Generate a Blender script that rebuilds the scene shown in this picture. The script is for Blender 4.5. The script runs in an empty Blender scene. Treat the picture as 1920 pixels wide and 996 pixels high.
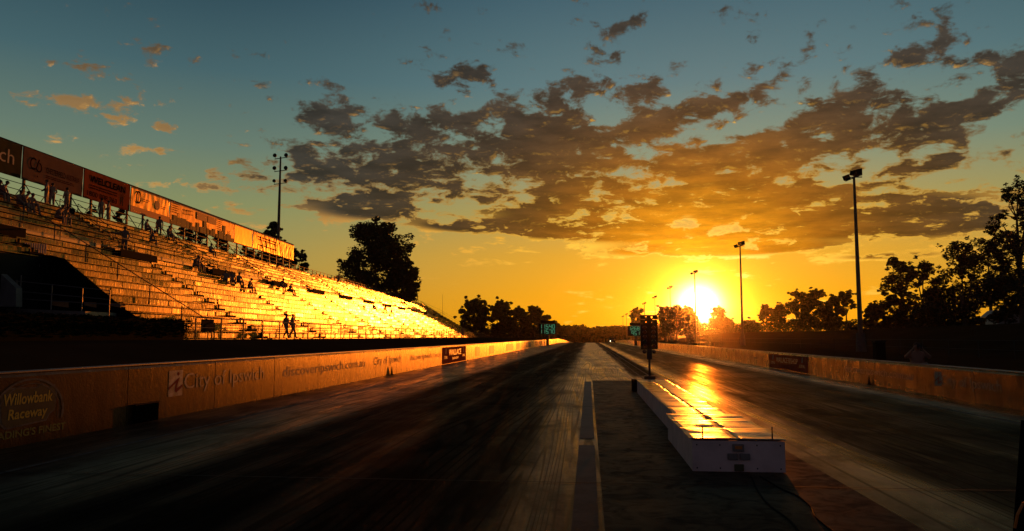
import bpy, bmesh, math, random
from mathutils import Vector, Matrix, noise as mnoise
R = math.radians
sc = bpy.context.scene
col = sc.collection

# ------------------------------------------------------------------ camera, world, sun, exposure
CAM_H = 1.6
cam_d = bpy.data.cameras.new('camera'); cam = bpy.data.objects.new('camera', cam_d); col.objects.link(cam)
cam.location = (0, 0, CAM_H); cam.rotation_euler = (R(90 + 5.316), 0, R(5.686))
cam_d.sensor_width = 36; cam_d.lens = 27; cam_d.clip_start = 0.1; cam_d.clip_end = 6000
sc.camera = cam
sc.view_settings.view_transform = 'Standard'; sc.view_settings.look = 'None'
sc.cycles.caustics_reflective = False; sc.cycles.caustics_refractive = False; sc.cycles.sample_clamp_indirect = 6.0
sc.view_settings.exposure = 0.0; sc.view_settings.gamma = 1.0
SUN_AZ, SUN_EL = 7.97, 2.25
sd = Vector((math.sin(R(SUN_AZ)) * math.cos(R(SUN_EL)), math.cos(R(SUN_AZ)) * math.cos(R(SUN_EL)), math.sin(R(SUN_EL))))
sun_d = bpy.data.lights.new('sun', 'SUN'); sun_d.energy = 2.3; sun_d.angle = R(0.6); sun_d.color = (1.0, 0.21, 0.014)
sun_o = bpy.data.objects.new('sun', sun_d); col.objects.link(sun_o)
sun_o.rotation_euler = (-sd).to_track_quat('-Z', 'Y').to_euler()

class NT:
    """tiny node-tree helper"""
    def __init__(s, tree): s.t = tree; s.n = tree.nodes; s.l = tree.links
    def new(s, kind, **kw):
        n = s.n.new(kind)
        for k, v in kw.items(): setattr(n, k, v)
        return n
    def put(s, inp, v):
        if hasattr(v, 'is_linked') or isinstance(v, bpy.types.NodeSocket): s.l.new(v, inp)
        else: inp.default_value = v
    def m(s, op, a, b=None, c=None, clamp=False):
        n = s.new('ShaderNodeMath', operation=op, use_clamp=clamp)
        s.put(n.inputs[0], a)
        if b is not None: s.put(n.inputs[1], b)
        if c is not None: s.put(n.inputs[2], c)
        return n.outputs[0]
    def mapr(s, v, a, b, c=0.0, d=1.0, smooth=True):
        n = s.new('ShaderNodeMapRange', interpolation_type='SMOOTHSTEP' if smooth else 'LINEAR')
        s.put(n.inputs['Value'], v); s.put(n.inputs['From Min'], a); s.put(n.inputs['From Max'], b)
        s.put(n.inputs['To Min'], c); s.put(n.inputs['To Max'], d)
        return n.outputs[0]
    def xyz(s, x, y, z=0.0):
        n = s.new('ShaderNodeCombineXYZ'); s.put(n.inputs[0], x); s.put(n.inputs[1], y); s.put(n.inputs[2], z); return n.outputs[0]
    def sep(s, v):
        n = s.new('ShaderNodeSeparateXYZ'); s.l.new(v, n.inputs[0]); return n.outputs
    def noise(s, v, scale=5.0, detail=4.0, rough=0.5, dist=0.0, lac=2.0):
        n = s.new('ShaderNodeTexNoise'); s.put(n.inputs['Vector'], v)
        n.inputs['Scale'].default_value = scale; n.inputs['Detail'].default_value = detail
        n.inputs['Roughness'].default_value = rough; n.inputs['Distortion'].default_value = dist; n.inputs['Lacunarity'].default_value = lac
        return n.outputs[0]
    def ramp(s, f, stops):
        n = s.new('ShaderNodeValToRGB'); s.put(n.inputs[0], f); e = n.color_ramp.elements
        while len(e) < len(stops): e.new(0.5)
        for el, (p, c) in zip(e, stops): el.position = p; el.color = (*c, 1)
        return n.outputs[0]
    def mix(s, f, a, b, mode='MIX'):
        n = s.new('ShaderNodeMix', data_type='RGBA', blend_type=mode); s.put(n.inputs[0], f)
        for k, v in ((6, a), (7, b)):
            if isinstance(v, tuple): v = (*v, 1) if len(v) == 3 else v
            s.put(n.inputs[k], v)
        return n.outputs[2]

def lin(r, g, b):
    f = lambda c: (c / 255 / 12.92) if c / 255 <= 0.04045 else ((c / 255 + 0.055) / 1.055) ** 2.4
    return (f(r), f(g), f(b))

def build_world():
    w = bpy.data.worlds.new('World'); sc.world = w; w.use_nodes = True
    T = NT(w.node_tree); T.n.clear()
    out = T.new('ShaderNodeOutputWorld'); bg = T.new('ShaderNodeBackground'); T.l.new(bg.outputs[0], out.inputs[0])
    tc = T.new('ShaderNodeTexCoord'); d = tc.outputs['Generated']
    sky = T.new('ShaderNodeTexSky', sky_type='NISHITA'); sky.sun_disc = False
    sky.sun_elevation = R(SUN_EL); sky.sun_rotation = R(SUN_AZ); sky.dust_density = 2.0; sky.ozone_density = 1.5
    X, Y, Z = T.sep(d)
    el = T.m('MULTIPLY', T.m('ARCSINE', T.m('MINIMUM', T.m('MAXIMUM', Z, -1.0), 1.0)), 57.2958)
    az = T.m('MULTIPLY', T.m('ARCTAN2', X, Y), 57.2958)
    dt = T.new('ShaderNodeVectorMath', operation='DOT_PRODUCT'); T.l.new(d, dt.inputs[0]); dt.inputs[1].default_value = sd
    ang = T.m('MULTIPLY', T.m('ARCCOSINE', T.m('MINIMUM', dt.outputs['Value'], 1.0)), 57.2958)
    # clear sky: colour by height, far from and near to the sun
    t = T.m('DIVIDE', el, 40.0, clamp=True)
    far = T.ramp(t, [(0.0, lin(200, 142, 30)), (0.06, lin(192, 146, 50)), (0.13, lin(170, 152, 78)), (0.23, lin(138, 146, 98)),
                     (0.33, lin(106, 128, 112)), (0.46, lin(70, 102, 108)), (0.62, lin(40, 70, 84)), (0.75, lin(18, 34, 44)), (1.0, lin(8, 14, 22))])
    near = T.ramp(t, [(0.0, lin(252, 164, 4)), (0.08, lin(240, 164, 12)), (0.15, lin(222, 162, 40)), (0.23, lin(176, 156, 84)),
                      (0.33, lin(124, 146, 124)), (0.46, lin(88, 124, 130)), (0.62, lin(62, 98, 112)), (0.75, lin(26, 44, 54)), (1.0, lin(10, 18, 26))])
    fh = T.m('ABSOLUTE', T.m('SUBTRACT', az, SUN_AZ))
    clear = T.mix(T.mapr(fh, 6.0, 38.0), near, far)
    back = T.mapr(dt.outputs['Value'], -0.6, 0.75)
    clear = T.mix(back, T.mix(t, lin(86, 76, 86), lin(34, 36, 48)), clear)
    nis = T.mix(1.0, sky.outputs[0], (0.05, 0.05, 0.05), 'MULTIPLY')
    clear = T.mix(0.10, clear, nis)

    # clouds: (azimuth, elevation) bodies broken up by noise
    B = None
    for (a, e, ra, re, tilt, s) in CLOUDS:
        da = T.m('SUBTRACT', az, a); de = T.m('SUBTRACT', el, e)
        c_, s_ = math.cos(R(tilt)), math.sin(R(tilt))
        u = T.m('ADD', T.m('MULTIPLY', da, c_ / ra), T.m('MULTIPLY', de, s_ / ra))
        v = T.m('ADD', T.m('MULTIPLY', da, -s_ / re), T.m('MULTIPLY', de, c_ / re))
        r2 = T.m('ADD', T.m('MULTIPLY', u, u), T.m('MULTIPLY', v, v))
        g = T.m('MULTIPLY', T.m('POWER', 2.718, T.m('MULTIPLY', r2, -0.9)), s)
        B = g if B is None else T.m('ADD', B, g)
    B = T.m('MINIMUM', B, 1.0)
    ev = T.m('MULTIPLY', T.m('LOGARITHM', T.m('MAXIMUM', T.m('ADD', el, 5.0), 0.5), 2.718), 16.0)
    def dens(oa, oe):
        v = T.xyz(T.m('ADD', T.m('MULTIPLY', az, 0.52), oa), T.m('ADD', T.m('MULTIPLY', ev, 1.25), oe), 3.7)
        n1 = T.noise(v, 1.0, 12.0, 0.61, 0.25)
        n2 = T.noise(v, 0.33, 2.0, 0.5)
        n = T.m('ADD', T.m('MULTIPLY', T.m('SUBTRACT', n1, 0.5), 4.3), T.m('MULTIPLY', T.m('SUBTRACT', n2, 0.5), 2.0))
        return T.m('SUBTRACT', T.m('ADD', T.m('MULTIPLY', B, 1.28), n), 0.57)
    D = dens(0.0, 0.0)
    # towards the sun: down and sideways
    sgn = T.mapr(az, SUN_AZ - 30, SUN_AZ + 30, 0.16, -0.16, smooth=False)
    D2 = dens(sgn, -0.22)
    alpha = T.mapr(D, -0.12, 0.46)
    thick = T.mapr(D, 0.10, 0.75)
    lit = T.mapr(T.m('SUBTRACT', D, D2), 0.22, 1.0)
    dark = T.ramp(T.m('DIVIDE', ang, 50.0, clamp=True), [(0.0, lin(255, 190, 20)), (0.10, lin(232, 150, 14)), (0.19, lin(158, 94, 16)), (0.28, lin(98, 62, 24)),
                    (0.38, lin(64, 47, 32)), (0.54, lin(54, 47, 40)), (0.75, lin(60, 57, 52)), (1.0, lin(62, 64, 64))])
    gold = T.ramp(T.m('DIVIDE', ang, 50.0, clamp=True), [(0.0, (1.6, 1.1, 0.35)), (0.14, (1.25, 0.72, 0.08)), (0.3, lin(252, 186, 62)), (0.55, lin(214, 158, 78)), (1.0, lin(202, 152, 84))])
    # large shaded undersides seen from below are browner higher up
    hi = T.mapr(el, 10.0, 22.0)
    dark = T.mix(T.m('MULTIPLY', hi, 0.55), dark, lin(66, 62, 56))
    # soft inner modelling
    n3 = T.noise(T.xyz(T.m('MULTIPLY', az, 0.25), T.m('MULTIPLY', ev, 1.1), 9.1), 1.0, 5.0, 0.6)
    dark = T.mix(1.0, dark, T.mix(T.mapr(n3, 0.3, 0.7), (0.62, 0.62, 0.62), (1.30, 1.30, 1.30)), 'MULTIPLY')
    gl = T.m('MULTIPLY', lit, T.mapr(thick, 0.0, 1.0, 0.95, 0.25))
    edge = T.m('MULTIPLY', T.mapr(thick, 0.0, 0.8, 1.0, 0.0), T.mapr(el, 6.0, 15.0, 0.8, 0.04))
    gl = T.m('MAXIMUM', gl, edge)
    fringe = T.m('MULTIPLY', T.mapr(B, 0.45, 0.85, 0.9, 0.0), T.mapr(el, 7.8, 10.2, 1.0, 0.0))
    gl = T.m('MAXIMUM', gl, fringe)
    gl = T.m('MULTIPLY', gl, T.mapr(el, 14.0, 24.0, 1.0, 0.25))
    left = T.mapr(az, -34.0, -22.0, 0.62, 0.0)
    gl = T.m('MINIMUM', T.m('ADD', gl, T.m('MULTIPLY', left, T.mapr(el, 12.0, 19.0, 1.0, 0.2))), 1.0)
    ccol = T.mix(gl, dark, gold)
    csky = T.mix(T.m('MULTIPLY', alpha, 0.96), clear, ccol)
    # aureole of the low sun in the air
    g1 = T.m('POWER', 2.718, T.m('MULTIPLY', T.m('POWER', T.m('DIVIDE', ang, 0.85), 2.0), -0.5))
    g4 = T.m('POWER', 2.718, T.m('MULTIPLY', T.m('POWER', T.m('DIVIDE', ang, 1.6), 2.0), -0.5))
    g2 = T.m('POWER', 2.718, T.m('DIVIDE', ang, -2.6))
    g3 = T.m('POWER', 2.718, T.m('DIVIDE', ang, -6.5))
    glow = T.mix(1.0, T.mix(1.0, T.mix(1.0, T.mix(g1, (0, 0, 0), (9.0, 7.0, 3.2)), T.mix(g4, (0, 0, 0), (1.2, 0.85, 0.05)), 'ADD'), T.mix(g2, (0, 0, 0), (0.45, 0.24, 0.0)), 'ADD'), T.mix(g3, (0, 0, 0), (0.24, 0.11, 0.0)), 'ADD')
    tot = T.mix(1.0, csky, T.mix(T.m('MULTIPLY', alpha, 0.62), glow, (0, 0, 0)), 'ADD')
    tot = T.mix(T.mapr(el, -3.0, -0.2), (0.010, 0.006, 0.003), tot)
    T.l.new(tot, bg.inputs[0]); bg.inputs[1].default_value = 1.0
    w.cycles.sampling_method = 'MANUAL'; w.cycles.sample_map_resolution = 1024
# azimuth, elevation (deg), half width, half height, tilt, strength
CLOUDS = [
    (-1.5, 12.3, 13.5, 3.0, 0, 1.05), (-18.5, 12.6, 4.8, 1.4, 0, 0.95), (-16.5, 9.3, 5.0, 0.9, 0, 0.85), (-19.5, 16.0, 2.6, 1.2, -30, 0.62), (-8.0, 15.8, 8.0, .9, -3, 0.9),
    (-9.5, 8.2, 4.5, .5, 0, 0.6), (-2.5, 8.0, 5.5, .7, 0, 0.75), (3.5, 9.5, 8.0, 2.2, 0, 0.95),
    (11.0, 8.3, 9.0, 1.8, 0, 1.1), (14.0, 13.0, 4.5, 1.2, 15, 0.85), (8.5, 16.2, 4.4, 0.75, 12, 0.95), (17.5, 15.0, 4.0, 1.5, 28, 0.95),
    (22.5, 13.3, 3.0, 1.0, 10, 0.65), (25.8, 14.6, 3.6, .8, 6, 0.72), (24.5, 11.4, 3.4, 0.7, 4, 0.70), (24.0, 7.6, 5.5, 1.3, 0, 0.95),
    (18.0, 8.6, 5.0, 1.2, 0, 0.8), (-0.5, 18.6, 2.6, 0.8, 18, 0.80), (3.5, 17.8, 2.2, 0.7, 10, 0.70), (3.2, 22.6, 1.2, 0.9, 35, 0.75), (1.5, 20.6, 1.6, .7, 10, .6),
    (6.0, 24.6, 2.6, 0.35, 0, 0.6), (21.0, 18.0, 2.4, .6, 15, 0.7), (29.0, 16.8, 2.2, .9, 10, 0.8), (24, 23.6, 2.6, .4, 0, 0.5),
    (30.5, 23.8, 3.0, .5, 0, 0.55), (-11.0, 18.6, 3.2, 0.45, 14, 0.65), (-19.2, 18.0, 0.8, .5, 0, 0.8), (-24.5, 9.0, 1.6, 0.3, 0, 0.6),
    (-34.2, 14.4, 2.6, 0.8, -14, 0.80), (-31.0, 12.6, 1.7, .35, 0, 0.85), (-30.6, 14.2, .9, .5, 0, .8), (-37.0, 15.2, 2.2, 0.45, 0, 0.7), (-36.8, 17.4, 1.4, .3, 0, 0.75), (-28.2, 10.4, 1.5, .25, 0, 0.6),
    (14, 20, 17, 5.5, 8, 0.20), (-12, 15, 9, 4, 0, 0.15), (26, 12, 8, 5, 0, 0.20),
    (9.0, 6.2, 8.5, 0.45, 0, 0.85), (20.5, 5.4, 4.5, .28, 0, 0.7), (12.5, 21.0, 1.6, .5, 10, .55),
]
build_world()

# ------------------------------------------------------------------ pixel -> place (only used to compute where things stand)
F_ = 1440.0
_cm = cam.rotation_euler.to_matrix()
def ray(px, py): return _cm @ Vector(((px - 960) / F_, -(py - 498) / F_, -1.0))
def at_z(px, py, z): d = ray(px, py); t = (z - CAM_H) / d.z; return Vector((0, 0, CAM_H)) + d * t
def at_y(px, py, y): d = ray(px, py); t = y / d.y; return Vector((0, 0, CAM_H)) + d * t
def at_x(px, py, x): d = ray(px, py); t = x / d.x; return Vector((0, 0, CAM_H)) + d * t

# ------------------------------------------------------------------ mesh helpers
class MB:
    def __init__(s): s.v = []; s.f = []; s.mi = []
    def face(s, pts, mi=0):
        b = len(s.v); s.v += [tuple(p) for p in pts]; s.f.append(tuple(range(b, b + len(pts)))); s.mi.append(mi)
    def hexa(s, p, mi=0):
        b = len(s.v); s.v += [tuple(q) for q in p]
        for q in ((0, 3, 2, 1), (4, 5, 6, 7), (0, 1, 5, 4), (1, 2, 6, 5), (2, 3, 7, 6), (3, 0, 4, 7)):
            s.f.append(tuple(b + i for i in q)); s.mi.append(mi)
    def box(s, x0, x1, y0, y1, z0, z1, fr=None, mi=0):
        p = [(x0, y0, z0), (x1, y0, z0), (x1, y1, z0), (x0, y1, z0), (x0, y0, z1), (x1, y0, z1), (x1, y1, z1), (x0, y1, z1)]
        if fr: p = [fr(*q) for q in p]
        s.hexa(p, mi)
    def tube(s, a, b, r0, r1=None, n=6, mi=0, cap=True):
        a = Vector(a); b = Vector(b); r1 = r0 if r1 is None else r1
        d = (b - a).normalized(); u = d.orthogonal().normalized(); w = d.cross(u)
        base = len(s.v)
        for c, r in ((a, r0), (b, r1)):
            for i in range(n):
                t = 2 * math.pi * i / n; s.v.append(tuple(c + u * (r * math.cos(t)) + w * (r * math.sin(t))))
        for i in range(n):
            j = (i + 1) % n; s.f.append((base + i, base + j, base + n + j, base + n + i)); s.mi.append(mi)
        if cap:
            s.f.append(tuple(base + i for i in reversed(range(n)))); s.f.append(tuple(base + n + i for i in range(n))); s.mi += [mi, mi]
    def path(s, pts, r, n=6, mi=0):
        for a, b in zip(pts, pts[1:]): s.tube(a, b, r, r, n, mi)
    def ball(s, c, r, n=8, m=6, sx=1, sy=1, sz=1, mi=0):
        c = Vector(c); base = len(s.v)
        for j in range(m + 1):
            ph = math.pi * j / m
            for i in range(n):
                t = 2 * math.pi * i / n
                s.v.append((c.x + r * sx * math.sin(ph) * math.cos(t), c.y + r * sy * math.sin(ph) * math.sin(t), c.z + r * sz * math.cos(ph)))
        for j in range(m):
            for i in range(n):
                k = (i + 1) % n
                s.f.append((base + j * n + i, base + (j + 1) * n + i, base + (j + 1) * n + k, base + j * n + k)); s.mi.append(mi)
    def build(s, name, mat, parent=None, smooth=False, bevel=0.0):
        me = bpy.data.meshes.new(name); me.from_pydata(s.v, [], s.f); me.update()
        mats = mat if isinstance(mat, (list, tuple)) else [mat]
        for m_ in mats: me.materials.append(m_)
        if len(mats) > 1: me.polygons.foreach_set('material_index', s.mi)
        if smooth: me.polygons.foreach_set('use_smooth', [True] * len(me.polygons))
        o = bpy.data.objects.new(name, me); col.objects.link(o)
        if parent: o.parent = parent
        if bevel:
            md = o.modifiers.new('bevel', 'BEVEL'); md.width = bevel; md.segments = 2; md.limit_method = 'ANGLE'
        return o

def tag(o, label=None, cat=None, group=None, kind=None):
    if label: o['label'] = label
    if cat: o['category'] = cat
    if group: o['group'] = group
    if kind: o['kind'] = kind
    return o
def empty(name, loc=(0, 0, 0), rz=0.0, label=None, cat=None, group=None):
    o = bpy.data.objects.new(name, None); col.objects.link(o); o.location = loc; o.rotation_euler.z = rz
    o.empty_display_size = 0.3
    return tag(o, label, cat, group)
def copy_tree(o, parent=None):
    c = o.copy(); col.objects.link(c)
    if parent: c.parent = parent
    for ch in list(o.children): copy_tree(ch, c)
    return c

# ------------------------------------------------------------------ materials
def pmat(name, color, rough=0.6, metal=0.0, spec=0.5, noise=0.25, nscale=3.0, bump=0.0, bscale=20.0, stretch=(1, 1, 1), rvar=0.0, emit=None, estr=0.0, sheen=None):
    m = bpy.data.materials.new(name); m.use_nodes = True; T = NT(m.node_tree)
    b = T.n['Principled BSDF']; tc = T.new('ShaderNodeTexCoord')
    mp = T.new('ShaderNodeMapping'); T.l.new(tc.outputs['Object'], mp.inputs[0]); mp.inputs['Scale'].default_value = stretch
    v = mp.outputs[0]
    n = T.noise(v, nscale, 6, 0.6)
    f = T.mapr(n, 0.25, 0.75, 1 - noise, 1 + noise, smooth=False)
    cc = T.new('ShaderNodeVectorMath', operation='SCALE'); cc.inputs[0].default_value = color; T.l.new(f, cc.inputs['Scale'])
    T.l.new(cc.outputs[0], b.inputs['Base Color'])
    b.inputs['Metallic'].default_value = metal; b.inputs['Specular IOR Level'].default_value = spec
    if rvar: T.l.new(T.mapr(n, 0.3, 0.7, rough - rvar, rough + rvar, smooth=False), b.inputs['Roughness'])
    else: b.inputs['Roughness'].default_value = rough
    if bump:
        bn = T.new('ShaderNodeBump'); bn.inputs['Strength'].default_value = bump; bn.inputs['Distance'].default_value = 0.02
        T.l.new(T.noise(v, bscale, 4, 0.6), bn.inputs['Height']); T.l.new(bn.outputs[0], b.inputs['Normal'])
    if emit: b.inputs['Emission Color'].default_value = (*emit, 1); b.inputs['Emission Strength'].default_value = estr
    return m

M = {}
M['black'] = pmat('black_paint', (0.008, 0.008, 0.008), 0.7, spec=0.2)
M['foam'] = pmat('black_foam', (0.004, 0.004, 0.004), 1.0, spec=0.0)
M['steel_dark'] = pmat('dark_steel', (0.05, 0.045, 0.04), 0.5, metal=0.3)
M['galv'] = pmat('galvanised_steel', (0.22, 0.20, 0.18), 0.5, metal=0.55, nscale=8)
M['pole'] = pmat('concrete_pole', (0.10, 0.09, 0.08), 0.8)
M['white_panel'] = pmat('white_panel', (0.68, 0.56, 0.54), 0.6, noise=0.30, nscale=2.5, bump=0.05)
M['grass'] = pmat('grass', (0.035, 0.045, 0.015), 0.95, spec=0.1, nscale=0.6, bump=1.0, bscale=9)
M['dirt'] = pmat('dry_grass', (0.045, 0.034, 0.018), 1.0, spec=0.0, nscale=0.3, bump=0.25, bscale=6)
M['leaf'] = pmat('gum_leaves', (0.028, 0.034, 0.014), 0.6, spec=0.3, nscale=1.5)
M['bark'] = pmat('bark', (0.11, 0.085, 0.06), 0.9, nscale=4, bump=0.6)
M['hedge'] = pmat('hedge_leaves', (0.010, 0.014, 0.006), 0.9, spec=0.02, nscale=6)
M['letter_white'] = pmat('white_lettering', (0.42, 0.36, 0.27), 0.8, noise=0.35, nscale=9)  # duller copy for far wall letters, painting their darkness against the glare
M['letter_lit'] = pmat('lit_white_lettering', (0.80, 0.62, 0.42), 0.38, spec=.5, noise=0.35, nscale=9)
M['letter_black'] = pmat('black_lettering', (0.012, 0.010, 0.008), 1.0, spec=0.0)
M['banner_brown'] = pmat('brown_banner_ink', (0.07, 0.022, 0.012), 1.0, spec=0.0)
M['brown_panel'] = pmat('brown_sign_paint', (0.42, 0.10, 0.05), 0.8, spec=0.0)
M['olive'] = pmat('olive_cloth', (0.09, 0.085, 0.035), 0.8)
M['digit'] = pmat('display_digits', (0.1, 0.3, 0.25), 0.5, emit=(0.16, 0.85, 0.45), estr=0.34)
M['lamp_lit'] = pmat('lit_headlamp', (0.8, 0.8, 0.7), 0.3, emit=(1.0, 0.9, 0.7), estr=6)
M['lens_blue'] = pmat('blue_lens', (0.03, 0.03, 0.07), 0.15)
M['lens_amber'] = pmat('unlit_amber_lens', (0.05, 0.028, 0.008), 0.2)
M['lens_red'] = pmat('unlit_red_lens', (0.035, 0.006, 0.005), 0.2)
M['lens_green'] = pmat('unlit_green_lens', (0.007, 0.025, 0.01), 0.2)
M['rubber'] = pmat('rubber', (0.012, 0.012, 0.012), 0.8, spec=0.1)
M['glass_dark'] = pmat('dark_glass', (0.02, 0.02, 0.02), 0.12)
M['orange'] = pmat('orange_rim_and_socket', (0.55, 0.18, 0.02), 0.5)  # socket plastic, and the sunlit rim painted along the near post
M['digital_grey'] = pmat('dull_grey_box', (0.18, 0.18, 0.17), 0.6)
M['yellow_paint'] = pmat('yellow_logo_paint', (0.55, 0.42, 0.04), 0.6, noise=0.3)
M['green_text'] = pmat('green_logo_paint', (0.10, 0.17, 0.03), 0.6)
M['line_white'] = pmat('worn_white_line', (0.14, 0.13, 0.11), 0.7, spec=.2, noise=0.8, nscale=6)

def matte_gloss(T, color, rough, level, normal, power=1.6, tint=(1, 1, 1)):
    """worn surface: only part of it is smooth enough to mirror at grazing angles"""
    out = next(n for n in T.n if n.type == 'OUTPUT_MATERIAL')
    d = T.new('ShaderNodeBsdfDiffuse'); g_ = T.new('ShaderNodeBsdfGlossy'); fr_ = T.new('ShaderNodeFresnel'); fr_.inputs['IOR'].default_value = 1.5
    T.put(d.inputs['Color'], color); T.put(g_.inputs['Roughness'], rough); g_.inputs['Color'].default_value = (*tint, 1)
    T.l.new(normal, d.inputs['Normal']); T.l.new(normal, g_.inputs['Normal'])
    mx = T.new('ShaderNodeMixShader'); T.put(mx.inputs[0], T.m('MULTIPLY', T.m('POWER', fr_.outputs[0], power), level, clamp=True))
    T.l.new(d.outputs[0], mx.inputs[1]); T.l.new(g_.outputs[0], mx.inputs[2]); T.l.new(mx.outputs[0], out.inputs['Surface'])
def alu_material(name, base, r0, bump):
    """dented, dusty aluminium: streaks run down every board"""
    m = bpy.data.materials.new(name); m.use_nodes = True; T = NT(m.node_tree); b = T.n['Principled BSDF']
    tc = T.new('ShaderNodeTexCoord'); v = tc.outputs['Object']; X, Y, Z = T.sep(v)
    st = T.noise(T.xyz(T.m('MULTIPLY', X, 3.0), T.m('MULTIPLY', Y, 0.4), T.m('MULTIPLY', Z, 0.6)), 1.6, 5, 0.62, 0.4)
    pn = T.new('ShaderNodeTexWhiteNoise', noise_dimensions='2D')
    T.l.new(T.xyz(T.m('FLOOR', T.m('DIVIDE', X, 2.4)), T.m('FLOOR', T.m('DIVIDE', Y, 0.62))), pn.inputs['Vector'])
    f = T.m('MULTIPLY', T.m('MULTIPLY', T.mapr(st, 0.36, 0.62, 0.2, 1.25), T.mapr(T.noise(T.xyz(T.m('MULTIPLY', X, .5), Y, T.m('MULTIPLY', Z, 2.0)), 1.0, 3, .6), .35, .65, .5, 1.2)), T.mapr(pn.outputs[0], 0, 1, 0.35, 1.35, smooth=False))
    cc = T.new('ShaderNodeVectorMath', operation='SCALE'); cc.inputs[0].default_value = base; T.l.new(f, cc.inputs['Scale'])
    T.l.new(cc.outputs[0], b.inputs['Base Color']); b.inputs['Metallic'].default_value = 0.85
    T.l.new(T.m('ADD', T.mapr(st, 0.3, 0.7, r0 + 0.10, r0 - 0.06), T.mapr(pn.outputs[0], 0, 1, -0.03, 0.05)), b.inputs['Roughness'])
    bn = T.new('ShaderNodeBump'); bn.inputs['Strength'].default_value = bump; bn.inputs['Distance'].default_value = 0.03
    T.l.new(T.noise(T.xyz(T.m('MULTIPLY', X, 2.2), T.m('MULTIPLY', Y, 1.0), T.m('MULTIPLY', Z, 1.0)), 2.2, 3, 0.55, 0.6), bn.inputs['Height'])
    T.l.new(bn.outputs[0], b.inputs['Normal'])
    return m
M['alu'] = alu_material('weathered_aluminium', (0.145, 0.095, 0.045), 0.25, 0.36)
M['alu_seat'] = alu_material('weathered_aluminium_seat', (0.12, 0.08, 0.04), 0.26, 0.16)

def concrete_wall_mat():
    m = bpy.data.materials.new('painted_barrier_concrete'); m.use_nodes = True; T = NT(m.node_tree); b = T.n['Principled BSDF']
    tc = T.new('ShaderNodeTexCoord'); X, Y, Z = T.sep(tc.outputs['Object'])
    v = T.xyz(T.m('MULTIPLY', X, 1.0), T.m('MULTIPLY', Y, 1.0), T.m('MULTIPLY', Z, 0.35))
    n = T.noise(v, 2.4, 8, 0.65, 0.3); n2 = T.noise(tc.outputs['Object'], 28, 4, 0.6)
    pn = T.new('ShaderNodeTexWhiteNoise', noise_dimensions='1D'); T.l.new(T.m('FLOOR', T.m('DIVIDE', Y, 3.31)), pn.inputs['W'])
    f = T.m('MULTIPLY', T.mapr(n, 0.3, 0.7, 0.55, 1.15), T.mapr(pn.outputs[0], 0, 1, 0.8, 1.15, smooth=False))
    f = T.m('MULTIPLY', f, T.mapr(T.m('ADD', Z, T.m('MULTIPLY', n, 0.25)), 0.10, 0.38, 0.45, 1.0))   # rubber scuffs low down
    cc = T.new('ShaderNodeVectorMath', operation='SCALE'); cc.inputs[0].default_value = (0.18, 0.072, 0.024); T.l.new(f, cc.inputs['Scale'])
    T.l.new(cc.outputs[0], b.inputs['Base Color'])
    T.l.new(T.mapr(n, 0.3, 0.7, 0.42, 0.30), b.inputs['Roughness']); b.inputs['Specular IOR Level'].default_value = 0.46
    bn = T.new('ShaderNodeBump'); bn.inputs['Strength'].default_value = 0.35; bn.inputs['Distance'].default_value = 0.012
    T.l.new(T.m('ADD', n2, T.m('MULTIPLY', n, 1.5)), bn.inputs['Height']); matte_gloss(T, cc.outputs[0], T.mapr(n, 0.3, 0.7, 0.34, 0.23), T.mapr(n, .3, .7, 1.3, 2.8), bn.outputs[0], 1.35, (1, .88, .66))
    return m
M['wall'] = concrete_wall_mat()

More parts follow.
